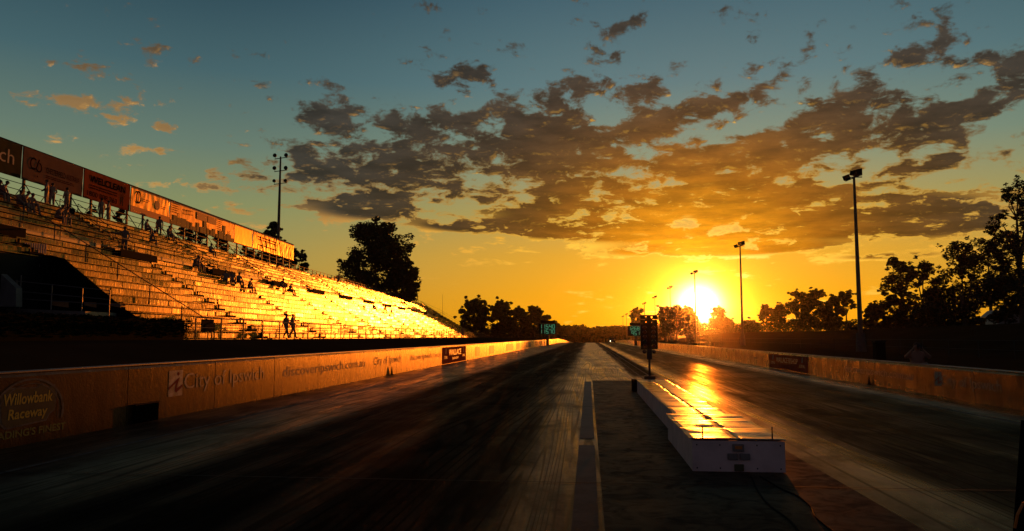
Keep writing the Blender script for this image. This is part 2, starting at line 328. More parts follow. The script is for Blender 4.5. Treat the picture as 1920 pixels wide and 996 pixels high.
def track_mat():
    m = bpy.data.materials.new('rubbered_strip_surface'); m.use_nodes = True; T = NT(m.node_tree); b = T.n['Principled BSDF']
    tc = T.new('ShaderNodeTexCoord'); P = tc.outputs['Object']; X, Y, Z = T.sep(P)
    wob = T.m('MULTIPLY', T.m('SUBTRACT', T.noise(T.xyz(0.0, T.m('MULTIPLY', Y, 0.05)), 1.0, 3, 0.5), 0.5), 0.7)
    Xw = T.m('ADD', X, wob)
    # long tyre streaks
    s1 = T.noise(T.xyz(T.m('MULTIPLY', Xw, 11.0), T.m('MULTIPLY', Y, 0.10), 0.0), 1.0, 9, 0.74, 0.3)
    s2 = T.noise(T.xyz(T.m('MULTIPLY', Xw, 1.3), T.m('MULTIPLY', Y, 0.03), 4.0), 1.0, 4, 0.55)
    # criss-cross marks left by steering cars
    cr = T.noise(T.xyz(T.m('ADD', T.m('MULTIPLY', X, 3.4), T.m('MULTIPLY', Y, 0.22)), T.m('MULTIPLY', Y, 0.06), 8.0), 1.0, 6, 0.62, 0.8)
    fine = T.noise(T.xyz(T.m('MULTIPLY', X, 1.0), T.m('MULTIPLY', Y, 0.6), 0.0), 22.0, 6, 0.75)
    def band(c, w, soft):   # 1 inside |x-c|<w
        return T.mapr(T.m('ABSOLUTE', T.m('SUBTRACT', Xw, c)), w, w + soft, 1.0, 0.0)
    left = band(-2.9, 1.6, 1.0); right = band(5.8, 1.6, 1.3); mid = T.m('MULTIPLY', band(2.3, 0.35, 0.4), T.mapr(Y, 28, 34))
    rub = T.m('MAXIMUM', T.m('MAXIMUM', left, right), mid)
    rub = T.m('MULTIPLY', rub, T.mapr(s2, 0.28, 0.55, 0.62, 1.0))
    patch = T.noise(T.xyz(X, T.m('MULTIPLY', Y, 0.45), 1.0), 0.9, 9, 0.68, 0.6)
    nl = T.noise(T.xyz(T.m('MULTIPLY', X, 0.8), T.m('MULTIPLY', Y, 0.018), 5.0), 1.0, 2, 0.5, 0.3)
    ln = T.mapr(T.m('ABSOLUTE', T.m('SUBTRACT', T.m('FRACT', T.m('MULTIPLY', nl, 26.0)), 0.5)), 0.30, 0.46)
    ln = T.m('MULTIPLY', ln, T.mapr(patch, 0.35, 0.6))
    base = T.m('MULTIPLY', T.mapr(T.m('ADD', T.m('MULTIPLY', s1, 0.7), T.m('MULTIPLY', cr, 0.3)), 0.38, 0.62, 0.84, 1.16), T.mapr(patch, 0.3, 0.7, 0.55, 1.45))
    base = T.m('MULTIPLY', base, T.m('SUBTRACT', 1.0, T.m('MULTIPLY', ln, 0.55)))
    conc = T.mix(T.mapr(fine, 0.4, 0.6), (0.009, 0.0085, 0.007), (0.022, 0.020, 0.016))
    rcol = T.mix(T.mapr(s1, 0.35, 0.65), (0.004, 0.004, 0.004), (0.010, 0.0095, 0.009))
    c = T.mix(rub, conc, rcol)
    sc_ = T.new('ShaderNodeVectorMath', operation='SCALE'); T.l.new(c, sc_.inputs[0]); T.l.new(base, sc_.inputs['Scale'])
    T.l.new(sc_.outputs[0], b.inputs['Base Color'])
    rr = T.m('ADD', T.m('MULTIPLY', T.mapr(s1, 0.3, 0.7, -0.07, 0.10), 1.0), T.m('ADD', T.m('MULTIPLY', rub, 0.10), 0.36))
    rr = T.m('ADD', rr, T.mapr(cr, 0.35, 0.65, -0.05, 0.06))
    rr = T.m('SUBTRACT', rr, T.m('MULTIPLY', T.mapr(X, 2.6, 3.4), 0.10))
    lev = (T.m('MULTIPLY', T.mapr(rub, 0, 1, 0.42, 0.07), T.m('MULTIPLY', T.m('MULTIPLY', T.mapr(patch, 0.3, 0.7, 0.5, 1.5), T.m('SUBTRACT', 1.15, T.m('MULTIPLY', ln, 0.6))), T.m('ADD', T.mapr(X, 2.4, 3.4, 1.0, 2.2), T.m('MULTIPLY', T.m('MULTIPLY', T.mapr(X, -2.0, -.6), T.mapr(X, 2.6, 1.8)), 1.3)))))
    bn = T.new('ShaderNodeBump'); bn.inputs['Strength'].default_value = 0.5; bn.inputs['Distance'].default_value = 0.006
    h = T.m('ADD', T.m('MULTIPLY', fine, 1.0), T.m('ADD', T.m('MULTIPLY', s1, 0.25), T.m('MULTIPLY', patch, 0.9)))
    h = T.m('ADD', h, T.m('MULTIPLY', T.noise(T.xyz(T.m('MULTIPLY', X, 0.12), T.m('MULTIPLY', Y, 0.16), 2.0), 1.0, 2, 0.5), 9.0))
    T.l.new(h, bn.inputs['Height']); matte_gloss(T, sc_.outputs[0], rr, lev, bn.outputs[0], 1.6, (1, .84, .60))
    return m
def lit_letter_mat():  # brighter copy of the white lettering, its lit look painted into the colour
    m = bpy.data.materials.new('lit_white_lettering'); m.use_nodes = True; T = NT(m.node_tree)
    tc = T.new('ShaderNodeTexCoord'); n = T.noise(tc.outputs['Object'], 7, 6, .65); bn = T.new('ShaderNodeBump'); bn.inputs['Strength'].default_value = .2; bn.inputs['Distance'].default_value = .01
    T.l.new(n, bn.inputs['Height']); matte_gloss(T, T.mix(T.mapr(n, .35, .65), (.45, .30, .16), (.85, .68, .48)), .34, 2.2, bn.outputs[0], 1.5)
    return m
M['letter_lit'] = lit_letter_mat()
M['track'] = track_mat()
def apron_mat():
    m = bpy.data.materials.new('start_pad_concrete'); m.use_nodes = True; T = NT(m.node_tree); b = T.n['Principled BSDF']
    tc = T.new('ShaderNodeTexCoord'); P = tc.outputs['Object']; X, Y, Z = T.sep(P)
    n = T.noise(P, 1.1, 8, 0.65, 0.4); f2 = T.noise(P, 30, 4, 0.7); vo = T.noise(P, 3.0, 3, 0.6, 1.5)
    c = T.mix(T.mapr(n, 0.3, 0.7), (0.022, 0.019, 0.015), (0.050, 0.043, 0.034))
    c = T.mix(T.mapr(vo, 0.62, 0.72), c, (0.022, 0.021, 0.02))
    T.l.new(c, b.inputs['Base Color']); T.l.new(T.mapr(n, 0.3, 0.7, 0.62, 0.5), b.inputs['Roughness']); b.inputs['Specular IOR Level'].default_value = 0.10
    bn = T.new('ShaderNodeBump'); bn.inputs['Strength'].default_value = 0.25; bn.inputs['Distance'].default_value = 0.006
    T.l.new(T.m('ADD', f2, n), bn.inputs['Height']); matte_gloss(T, c, T.mapr(n, 0.3, 0.7, 0.62, 0.45), T.mapr(vo, .4, .7, 0.52, 0.20), bn.outputs[0], 1.6, (1, .84, .6))
    return m
M['apron'] = apron_mat()
def strip_mat():
    m = bpy.data.materials.new('pale_concrete_strip'); m.use_nodes = True; T = NT(m.node_tree); tc = T.new('ShaderNodeTexCoord'); P = tc.outputs['Object']
    n = T.noise(P, 2.2, 9, .7, .5); bn = T.new('ShaderNodeBump'); bn.inputs['Strength'].default_value = .4; bn.inputs['Distance'].default_value = .005
    T.l.new(T.noise(P, 35, 4, .7), bn.inputs['Height']); matte_gloss(T, T.mix(T.mapr(n, .35, .65), (.022, .018, .013), (.075, .064, .048)), .55, .5, bn.outputs[0])
    return m
M['strip'] = strip_mat(); _old = pmat('pale_concrete_strip', (0.030, 0.028, 0.024), 0.7, spec=.08, noise=0.5, nscale=5, bump=0.15, bscale=40)

# ------------------------------------------------------------------ the ground
def drop(y):   # the strip falls away past the crest
    if y < 205: return 0.0
    if y < 255: return -0.013 * (y - 205) ** 2 / 100.0
    return -0.325 - 0.013 * (y - 255)
def smooth(a, b, t):
    t = min(1, max(0, (t - a) / (b - a))); return t * t * (3 - 2 * t)
def ground_z(x, y):
    z = drop(min(y, 620))
    if x < -8.745: z += 0.80 + 0.66 * smooth(-9, -15, x)
    elif x > 9.845: z += 0.35 + 2.55 * smooth(24, 44, x) + 0.15 * math.sin(y * 0.03) * smooth(24, 44, x)
    return z
xs = [-1500, -700, -300, -150, -90, -60, -45, -36, -30, -25, -21, -18, -16, -14, -12, -10, -9.0, -8.75, -8.74, 9.84, 9.85, 10.5, 13, 17, 21, 24, 26, 28, 30, 32, 34, 36, 38, 40, 42, 44, 47, 55, 70, 100, 160, 300, 700, 1500]
ys = [-60, -20, 0, 10, 20, 30, 40, 50, 60, 70, 80, 90, 100, 110, 120, 130, 140, 150, 160, 170, 180, 190, 200, 205, 210, 215, 220, 225, 230, 235, 240, 245, 250, 255, 270, 290, 320, 360, 400, 460, 540, 620, 900, 1600, 3000]
g = MB(); nx = len(xs)
for y in ys:
    for x in xs:
        z = ground_z(x, y)
        if -8.74 <= x <= 9.84: z -= 0.06
        if not (-9 < x < 10): z += 0.05 * mnoise.noise(Vector((x * 0.3, y * 0.15, 0)))
        g.v.append((x, y, z))
for j in range(len(ys) - 1):
    for i in range(nx - 1):
        g.f.append((j * nx + i, j * nx + i + 1, (j + 1) * nx + i + 1, (j + 1) * nx + i)); g.mi.append(0)
tag(g.build('ground', M['dirt']), kind='structure')
def sheet(name, x0, x1, y0, y1, dz, mat, step=5.0):
    b = MB(); n = max(1, int((y1 - y0) / step)); b_ = []
    for j in range(n + 1):
        y = y0 + (y1 - y0) * j / n
        b.v += [(x0, y, drop(y) + dz), (x1, y, drop(y) + dz)]
    for j in range(n): b.f.append((2 * j, 2 * j + 1, 2 * j + 3, 2 * j + 2)); b.mi.append(0)
    return tag(b.build(name, mat), kind='structure')
sheet('race_track', -8.7, 9.8, -30, 620, 0.0, M['track'])
sheet('start_pad', 0.12, 2.75, -30, 28.6, 0.004, M['apron'])
sheet('concrete_strip', -0.16, 0.07, 12.35, 28.0, 0.008, M['strip'])
sheet('concrete_strip', -0.16, 0.07, -5, 11.6, 0.008, M['strip'])
sheet('start_line', 0.12, 1.65, 28.62, 28.76, 0.008, M['line_white'])
# expansion joint across the pad and a worn lane line each side
sheet('joint_line', -8.3, 9.2, 8.62, 8.645, 0.012, M['black'])
sheet('joint_line', -8.3, 9.2, 17.9, 17.93, 0.012, M['black'])
sheet('lane_line', -6.95, -6.87, 2, 230, 0.004, M['line_white'])
sheet('lane_line', 7.9, 7.98, 2, 230, 0.004, M['line_white'])
sheet('lane_line', 2.42, 2.50, 29, 230, 0.004, M['line_white'])
sheet('lane_line', 2.05, 2.10, 29, 230, 0.004, M['line_white'])

# ------------------------------------------------------------------ lettering
def text_mesh(name, body, mat, parent, org, ux, uz, height, width=None, thick=0.0015, bold=0.0, shear=0.0, squash=None):
    """real letters, placed with local x along ux and local y along uz, lower-left at org (parent is at the world origin)"""
    cu = bpy.data.curves.new(name, 'FONT'); cu.body = body; cu.size = 1.0; cu.extrude = 0.001; cu.offset = bold; cu.shear = shear
    cu.resolution_u = 3
    o = bpy.data.objects.new(name, cu); col.objects.link(o)
    dg = bpy.context.evaluated_depsgraph_get(); me = bpy.data.meshes.new_from_object(o.evaluated_get(dg))
    bpy.data.objects.remove(o); bpy.data.curves.remove(cu)
    xs_ = [v.co.x for v in me.vertices]; ys_ = [v.co.y for v in me.vertices]
    x0, x1, y0 = min(xs_), max(xs_), min(ys_)
    capH = 0.73
    sy = height / capH; sx = (width / (x1 - x0)) if width else sy
    ux = Vector(ux).normalized(); uz = Vector(uz).normalized(); nn = ux.cross(uz); org = Vector(org)
    for v in me.vertices:
        c = v.co.copy(); v.co = org + ux * ((c.x - x0) * sx) + uz * (c.y * sy) + nn * (thick if c.z > 0 else 0.0005)
    me.materials.append(mat); me.update()
    ob = bpy.data.objects.new(name, me); col.objects.link(ob); ob.parent = parent
    return ob

# ------------------------------------------------------------------ concrete barriers
def barrier(xf, side, h, label, y0, y1):
    """xf = face towards the track, side = -1 when the wall is left of the strip"""
    root = empty('concrete_barrier', (0, 0, 0), 0, label, 'barrier', 'concrete barriers along the strip')
    L = 3.31; n = int((y1 - y0) / L); rnd = random.Random(5 + side)
    for k in range(n):
        a, b_ = y0 + k * L, y0 + (k + 1) * L; m_ = MB(); j = rnd.uniform(-0.002, 0.002); j2 = j + rnd.uniform(-0.001, 0.001)
        zt = h + rnd.uniform(-0.006, 0.006); g_ = 0.012
        def fx(x, y): return xf + side * x + (j if y < (a + b_) / 2 else j2)
        prof = [(0.0, 0.0), (0.0, h - 0.05), (0.02, zt), (0.26, zt), (0.28, 0.0)]
        v0 = [(fx(p[0], a + g_), a + g_, p[1] + drop(a)) for p in prof]; v1 = [(fx(p[0], b_ - g_), b_ - g_, p[1] + drop(b_)) for p in prof]
        base = len(m_.v); m_.v += v0 + v1; q = len(prof)
        for i in range(q): i2 = (i + 1) % q; m_.f.append((i, i2, q + i2, q + i) if side > 0 else (q + i, q + i2, i2, i)); m_.mi.append(0)
        m_.f.append(tuple(range(q))); m_.f.append(tuple(q + i for i in range(q))); m_.mi += [0, 0]
        m_.build('panel', M['wall'], root)
    # galvanised capping strip
    c = MB(); 
    for k in range(n):
        a, b_ = y0 + k * L, y0 + (k + 1) * L; x0, x1 = sorted((xf + side * -0.012, xf + side * 0.27))
        c.box(x0, x1, a, b_, drop(a) + h + 0.012, drop(a) + h + 0.03)
    c.build('capping', M['galv'], root)
    far = MB(); y = y0 + n * L
    while y < 560:
        x0, x1 = sorted((xf, xf + side * 0.28)); y2 = y + 10
        far.hexa([(x0, y, drop(y)), (x1, y, drop(y)), (x1, y2, drop(y2)), (x0, y2, drop(y2)), (x0, y, drop(y) + h), (x1, y, drop(y) + h), (x1, y2, drop(y2) + h), (x0, y2, drop(y2) + h)])
        y = y2
    far.build('far_section', M['wall'], root)
    return root
WL, WR = -8.4, 9.4
HL, HR = 1.06, 0.80
wall_left = barrier(WL, -1, HL, 'sunlit concrete barrier with faded lettering below the grandstand', 3.5, 225)
wall_right = barrier(WR, 1, HR, 'shaded concrete barrier beside the grass bank, away from the grandstand', 3.5, 225)
EL = WL + 0.004; ER = WR - 0.004
def ytx(px, py, x): return at_x(px, py, x).y
def left_text(body, pxa, pxb, z, h, mat, nm='lettering', bold=0.0, shear=0.0):
    a = at_x(pxa, 700, WL).y; b_ = at_x(pxb, 700, WL).y
    return text_mesh(nm, body, mat, wall_left, (EL, a, z), (0, 1, 0), (0, 0, 1), h, b_ - a, bold=bold, shear=shear)
def right_text(body, pxa, pxb, z, h, mat, nm='lettering', bold=0.0):
    a = at_x(pxa, 700, WR).y; b_ = at_x(pxb, 700, WR).y
    return text_mesh(nm, body, mat, wall_right, (ER, a, z), (0, -1, 0), (0, 0, 1), h, a - b_, bold=bold)
def emblem(parent, x, ya, yb, za, zb, mat, matd, sgn):
    """square badge with a dark i-shaped swash"""
    m_ = MB(); x0, x1 = sorted((x - sgn * .004, x)); m_.box(x0, x1, min(ya, yb), max(ya, yb), za, zb); m_.build('emblem', mat, parent)
    d = MB(); xx = x + sgn * 0.0015
    U = lambda u, v: (xx, ya + (yb - ya) * u, za + (zb - za) * v)
    # dot of the i
    d.face([U(0.66 + 0.09 * math.cos(t * math.pi / 5), 0.86 + 0.07 * math.sin(t * math.pi / 5)) for t in range(10)])
    # body of the i and its sweep
    d.face([U(0.0, 0.36), U(0.55, 0.64), U(0.78, 0.72), U(0.60, 0.40), U(0.58, 0.30), U(1.0, 0.44), U(1.0, 0.34), U(0.55, 0.13), U(0.42, 0.20), U(0.46, 0.38), U(0.52, 0.52), U(0.0, 0.26)])
    d.build('emblem_swash', matd, parent)
# near logo (arc, name plate, strapline)
def near_logo():
    cy_ = 10.95
    for r_, w_, t_end in ((1.0, 0.06, 1.0), (0.86, 0.022, 0.98)):
        b_ = MB(); N = 36
        for i in range(N):
            t0, t1 = (-.08 + 1.16 * i / N) * math.pi, (-.08 + 1.16 * (i + 1) / N) * math.pi
            b_.face([(EL + 0.004, cy_ - math.cos(t) * .76 * rr, 0.45 + math.sin(t) * 0.53 * rr) for t, rr in ((t0, r_), (t1, r_), (t1, r_ - w_), (t0, r_ - w_))])
        b_.build('logo_arc', M['line_white'], wall_left)
    pl = [(-.55, .36), (-.46, .29), (.36, .33), (.42, .42), (.52, .46), (.56, .70), (.50, .84), (.38, .80), (.22, .87), (.12, .82), (-.45, .84), (-.60, .72)]
    b_ = MB(); b_.face([(EL + 0.001, cy_ + p[0] * 1.05, .58 + (p[1] - .58) * 1.09) for p in pl]); b_.build('logo_outline', M['line_white'], wall_left)
    b_ = MB(); b_.face([(EL + 0.003, cy_ + p[0], p[1]) for p in pl]); b_.build('logo_plate', M['olive'], wall_left)
    text_mesh('logo_name', 'Willowbank', M['yellow_paint'], wall_left, (EL + .004, cy_ - .54, .61), (0, 1, 0), (0, 0, 1), 0.17, 1.02, bold=0.02, shear=0.1)
    text_mesh('logo_name', 'Raceway', M['yellow_paint'], wall_left, (EL + .004, cy_ - .44, .40), (0, 1, 0), (0, 0, 1), 0.15, .82, bold=0.02, shear=0.1)
    text_mesh('logo_strapline', "LEADING'S FINEST", M['green_text'], wall_left, (EL, cy_ - .80, .13), (0, 1, 0), (0, 0, 1), 0.11, 1.62, bold=0.02)
near_logo()
emblem(wall_left, EL, ytx(316, 720, WL), ytx(342, 720, WL), 0.40, 0.92, M['letter_lit'], M['brown_panel'], 1)
left_text('City of Ipswich', 346, 495, 0.52, 0.34, M['letter_lit'])
left_text('discoveripswich.com.au', 530, 684, 0.50, 0.30, M['letter_white'])
left_text('City of Ipswich', 700, 752, 0.50, 0.33, M['letter_white'])
left_text('discoveripswich.com.au', 768, 826, 0.50, 0.28, M['letter_white'])
def sponsor(parent, xface, pxa, pxb, side, h):
    a = at_x(pxa, 680, xface).y; b_ = at_x(pxb, 680, xface).y; lo, hi = min(a, b_), max(a, b_); w = hi - lo
    m_ = MB(); x0, x1 = sorted((xface + side * 0.0, xface - side * 0.022)); m_.box(x0, x1, lo, hi, 0.03, h - 0.06); m_.build('sign_panel', M['brown_panel'], parent)
    xx = xface - side * 0.025; ud = (0, 1, 0) if side < 0 else (0, -1, 0); s0 = lo if side < 0 else hi; sg = 1 if side < 0 else -1
    S = h / 1.06
    if side < 0:
        text_mesh('sign_lettering', 'WALLACE', M['letter_lit'], parent, (xx, s0 + sg * w * .24, .50 * S), ud, (0, 0, 1), .36 * S, w * .52, bold=.01)
        text_mesh('sign_lettering', 'BISHOP', M['letter_lit'], parent, (xx, s0 + sg * w * .38, .22 * S), ud, (0, 0, 1), .16 * S, w * .26)
    else:
        text_mesh('sign_lettering', 'WALLACE BISHOP', M['letter_lit'], parent, (xx, s0 + sg * w * .22, .48 * S), ud, (0, 0, 1), .34 * S, w * .56)
    for q in (.06, .82): 
        text_mesh('sign_lettering', 'LOYAL', M['letter_lit'], parent, (xx, s0 + sg * w * q, .32 * S), ud, (0, 0, 1), .18 * S, w * .12)
        t = MB(); y_ = s0 + sg * w * (q + .06); t.face([(xx, y_ - .10 * sg, .60 * S), (xx, y_ + .10 * sg, .60 * S), (xx, y_ + .16 * sg, .92 * S), (xx, y_ + .02 * sg, .92 * S)]); t.build('sign_torch', M['letter_white'], parent)
sponsor(wall_left, WL, 829, 873, -1, HL)
sponsor(wall_right, WR, 1443, 1515, 1, HR)
right_text('City of Ipswich', 1765, 1876, 0.34, 0.28, M['letter_lit'])
emblem(wall_right, ER, ytx(1752, 700, WR), ytx(1765, 700, WR), 0.28, 0.66, M['letter_white'], M['brown_panel'], -1)
right_text('discoveripswich.com.au', 1585, 1712, 0.34, 0.26, M['letter_lit'])
right_text('City of Ipswich', 1380, 1432, 0.34, 0.26, M['letter_white'])
# further boards down the sunlit wall
bc = [(0.30, 0.16, 0.05), (0.45, 0.12, 0.03), (0.10, 0.10, 0.09), (0.5, 0.45, 0.3), (0.06, 0.10, 0.2), (0.28, 0.06, 0.03)]
for i, (pa, pb) in enumerate(((892, 899), (918, 926), (950, 962), (969, 974), (986, 995), (1004, 1008), (1014, 1017), (1023, 1026))):
    a, b_ = at_x(pa, 660, WL).y, at_x(pb, 660, WL).y
    m_ = MB(); m_.box(WL - .002, WL + .02, a, b_, .18, .86); m_.build('sign_panel', pmat('painted_board', bc[i % 6], .5), wall_left)

# small dark boxes at the foot of the walls
def foot_box(name, px0, px1, x, side, h, dep, label, cat, grp=None, py=790):
    a, b_ = sorted((at_x(px0, py, x).y, at_x(px1, py, x).y)); m_ = MB(); xa, xb = sorted((x - side * 0.03, x - side * (0.03 + dep)))
    m_.box(xa, xb, a, b_, 0.005, h); o = empty(name, ((xa + xb) / 2, (a + b_) / 2, 0), 0, label, cat, grp)
    ob = m_.build('housing', M['foam'], o, bevel=0.015); ob.matrix_parent_inverse = Matrix.Translation(-Vector(o.location))
    k = MB(); k.box(xa - .012, xb + .012, a - .012, b_ + .012, h, h + .02); l_ = k.build('lid', M['rubber'], o); l_.matrix_parent_inverse = Matrix.Translation(-Vector(o.location))
foot_box('sensor_box', 245, 290, WL, -1, 0.34, 0.05, 'black box against the foot of the sunlit barrier, left of the emblem', 'box')
def cone(x, y, label, r=.045, h=.34):
    o = empty('timing_marker', (x, y, 0), 0, label, 'marker', 'dark markers at the foot of the barriers')
    a = MB(); a.tube((0, 0, .03), (0, 0, h), r, r * .35, 10); a.build('body', M['black'], o)
    b_ = MB(); b_.box(-r * 1.3, r * 1.3, -r * 1.3, r * 1.3, 0.005, .03); b_.build('base', M['rubber'], o)
p = at_z(745, 703, 0); cone(WL + .06, p.y, 'small dark marker at the foot of the sunlit barrier before the brown board')
p = at_z(1647, 722, 0); cone(WR - .06, p.y, 'small dark marker at the foot of the shaded barrier')

# ------------------------------------------------------------------ centre box and start tree
def centre_box():
    root = empty('median_barrier_box', (0, 0, 0), 0, 'long low white box with a dented metal top between the two lanes', 'median box')
    X0, X1, Y0, Y1, Hh = 1.22, 2.29, 9.5, 12.4, 0.37; N0, N1, YF = 1.36, 2.16, 22.4
    s = MB(); s.box(X0, X0 + .03, Y0 + .03, Y1, 0.01, Hh); s.box(X1 - .03, X1, Y0 + .03, Y1, .01, Hh); s.box(X0 + .03, X1 - .03, Y1 - .03, Y1, .01, Hh - .002)
    s.build('side_panel', M['white_panel'], root)
    s = MB(); s.box(N0, N0 + .03, Y1 + .002, YF, 0.01, Hh); s.box(N1 - .03, N1, Y1 + .002, YF, .01, Hh); s.box(N0 + .03, N1 - .03, YF - .03, YF, .01, Hh - .002); s.build('side_panel', M['white_panel'], root)
    f = MB(); f.box(X0 - .004, X1 + .004, Y0, Y0 + .03, 0.008, Hh); f.build('front_panel', M['white_panel'], root, bevel=.004)
    # dented sheets on top, in two files
    top = alu_top()
    rnd = random.Random(3)
    def sheetm(x0, x1, y0, y1, dz, tilt):
        b_ = MB(); nx_, ny_ = 8, 10
        for j in range(ny_ + 1):
            for i in range(nx_ + 1):
                x = x0 + (x1 - x0) * i / nx_; y = y0 + (y1 - y0) * j / ny_
                e = math.sin(math.pi * i / nx_) ** .5 if 0 < i < nx_ else 0
                z = Hh + dz + 0.013 * mnoise.noise(Vector((x * 2.0, y * 2.2, dz * 90))) + .006 * mnoise.noise(Vector((x * 1.5, y * 6, 3))) + tilt * (j / ny_)
                b_.v.append((x, y, z))
        for j in range(ny_):
            for i in range(nx_): b_.f.append((j * (nx_ + 1) + i, j * (nx_ + 1) + i + 1, (j + 1) * (nx_ + 1) + i + 1, (j + 1) * (nx_ + 1) + i)); b_.mi.append(0)
        o = b_.build('top_sheet', top, root, smooth=True)
        md = o.modifiers.new('solid', 'SOLIDIFY'); md.thickness = .003
    xm = 1.76
    for (ya, yb) in ((Y0 - .01, 10.6), (10.61, 11.6), (11.61, 12.42)):
        for (xa, xb) in ((X0 - .02, xm - .004), (xm + .004, X1 + .02)): sheetm(xa, xb, ya, yb, .014 + rnd.uniform(0, .008), rnd.uniform(.004, .016))
    y = Y1 + .04
    while y < YF - .2:
        y2 = min(y + 1.22, YF + .01)
        for (xa, xb) in ((N0 - .02, xm - .004), (xm + .004, N1 + .02)): sheetm(xa, xb, y, y2 - .01, .012 + rnd.uniform(0, .006), rnd.uniform(.002, .009))
        y = y2
    # outlet, sockets and screws on the front
    cx = 1.76; o = MB()
    o.box(cx - .075, cx + .055, Y0 - .035, Y0 - .001, .25, .335); o.build('socket_box', M['digital_grey'], root, bevel=.008)
    o = MB(); o.box(cx - .05, cx + .03, Y0 - .042, Y0 - .036, .28, .315); o.build('socket_face', M['orange'], root)
    for sx in (-.135, .005):
        o = MB(); o.box(cx + sx, cx + sx + .12, Y0 - .03, Y0 - .001, .15, .225); o.build('socket_box', M['digital_grey'], root, bevel=.008)
    o = MB(); o.box(cx - .06, cx + .05, Y0 - .03, Y0 - .001, .02, .10); o.build('socket_box', M['olive'], root, bevel=.008)
    for sx in (.05, .32, .75, 1.02):
        for zz in (.05, .32):
            o = MB(); o.tube((X0 + sx, Y0 - .004, zz), (X0 + sx, Y0 + .001, zz), .009, .009, 8); o.build('screw', M['black'], root)
    for px in (1318, 1449):
        q = at_y(px, 826, Y0 + .03); o = MB(); o.tube((q.x, Y0 + .05, Hh + .01), (q.x, Y0 + .05, Hh + .165), .009, .008, 8); o.build('pin', M['steel_dark'], root)
def alu_top():
    m = bpy.data.materials.new('dented_sheet_metal'); m.use_nodes = True; T = NT(m.node_tree); b = T.n['Principled BSDF']
    tc = T.new('ShaderNodeTexCoord'); P = tc.outputs['Object']; n = T.noise(P, 4, 6, .65, .5)
    T.l.new(T.mix(T.mapr(n, .3, .7), (.22, .16, .11), (.42, .34, .25)), b.inputs['Base Color']); b.inputs['Metallic'].default_value = .8
    T.l.new(T.mapr(n, .3, .7, .42, .27), b.inputs['Roughness'])
    bn = T.new('ShaderNodeBump'); bn.inputs['Strength'].default_value = .3; bn.inputs['Distance'].default_value = .01
    T.l.new(T.noise(P, 14, 3, .5), bn.inputs['Height']); T.l.new(bn.outputs[0], b.inputs['Normal'])
    return m
centre_box()

def start_tree():
    cx, cy = 1.745, 22.75
    root = empty('start_light_tree', (cx, cy, 0), 0, 'dark two column drag racing start light tree on a thin pole', 'starting lights')
    b_ = MB(); b_.box(-.16, .16, -.14, .14, .37, .48); b_.build('base_block', M['steel_dark'], root, bevel=.02)
    b_ = MB(); b_.box(-.33, .42, -.10, .10, .32, .38); b_.box(-.06, .06, -.06, .06, 0.01, .33); b_.build('base_plate', M['steel_dark'], root)
    b_ = MB(); b_.tube((0, 0, .47), (0, 0, 1.10), .034, .030, 10); b_.build('pole', M['steel_dark'], root)
    b_ = MB(); b_.box(-.075, .075, -.05, .05, .95, 1.26); b_.build('bracket', M['steel_dark'], root, bevel=.01)
    # housing with two columns; the top lamps are see-through slots
    z0, z1 = 1.24, 2.24
    b_ = MB()
    slots = [(-.085, 2.175, .024, .028), (.085, 2.175, .024, .028), (-.085, 2.035, .018, .018), (.085, 2.035, .018, .018)]
    # grid of solid boxes leaving the slots open
    xs_ = sorted({-.245, .245} | {s[0] - s[2] for s in slots} | {s[0] + s[2] for s in slots})
    zs_ = sorted({z0, z1} | {s[1] - s[3] for s in slots} | {s[1] + s[3] for s in slots} | {2.10, 2.115})
    for i in range(len(xs_) - 1):
        for j in range(len(zs_) - 1):
            mx, mz = (xs_[i] + xs_[i + 1]) / 2, (zs_[j] + zs_[j + 1]) / 2
            if any(abs(mx - s[0]) < s[2] and abs(mz - s[1]) < s[3] for s in slots): continue
            if 2.10 < mz < 2.115 and abs(mx) > .15: continue
            b_.box(xs_[i], xs_[i + 1], -.045, .045, zs_[j], zs_[j + 1])
    b_.build('housing', M['black'], root)
    for sx in (-.125, .125):
        for z_, mm in ((1.86, 'lens_amber'), (1.73, 'lens_amber'), (1.60, 'lens_amber'), (1.47, 'lens_green'), (1.33, 'lens_red')):
            l_ = MB(); l_.tube((sx, -.07, z_), (sx, -.046, z_), .05, .052, 14); lo = l_.build('lamp', M[mm], root)
            v_ = MB()
            for k in range(7):
                t0, t1 = math.pi * k / 7, math.pi * (k + 1) / 7
                v_.face([(sx + .058 * math.cos(t0), -.046, z_ + .058 * math.sin(t0)), (sx + .058 * math.cos(t1), -.046, z_ + .058 * math.sin(t1)),
                         (sx + .058 * math.cos(t1), -.13, z_ + .058 * math.sin(t1)), (sx + .058 * math.cos(t0), -.13, z_ + .058 * math.sin(t0))])
            v_.build('visor', M['steel_dark'], lo)
    for sx in (-.14, .14):
        l_ = MB(); l_.ball((sx, 0, 1.175), .058, 12, 8); l_.build('side_lamp', M['lens_blue'], root, smooth=True)
        l_ = MB(); l_.tube((sx * .5, 0, 1.19), (sx * .8, 0, 1.18), .014); l_.build('lamp_arm', M['steel_dark'], root)
start_tree()
bb = empty('junction_box', (1.33, 23.0, 0), 0, 'small dark box on the ground left of the start light tree', 'box')
m_ = MB(); m_.box(-.095, .095, -.1, .1, .01, .36); m_.build('housing', M['black'], bb, bevel=.01)
m_ = MB(); m_.box(-.105, .105, -.11, .11, .36, .375); m_.build('lid', M['steel_dark'], bb)
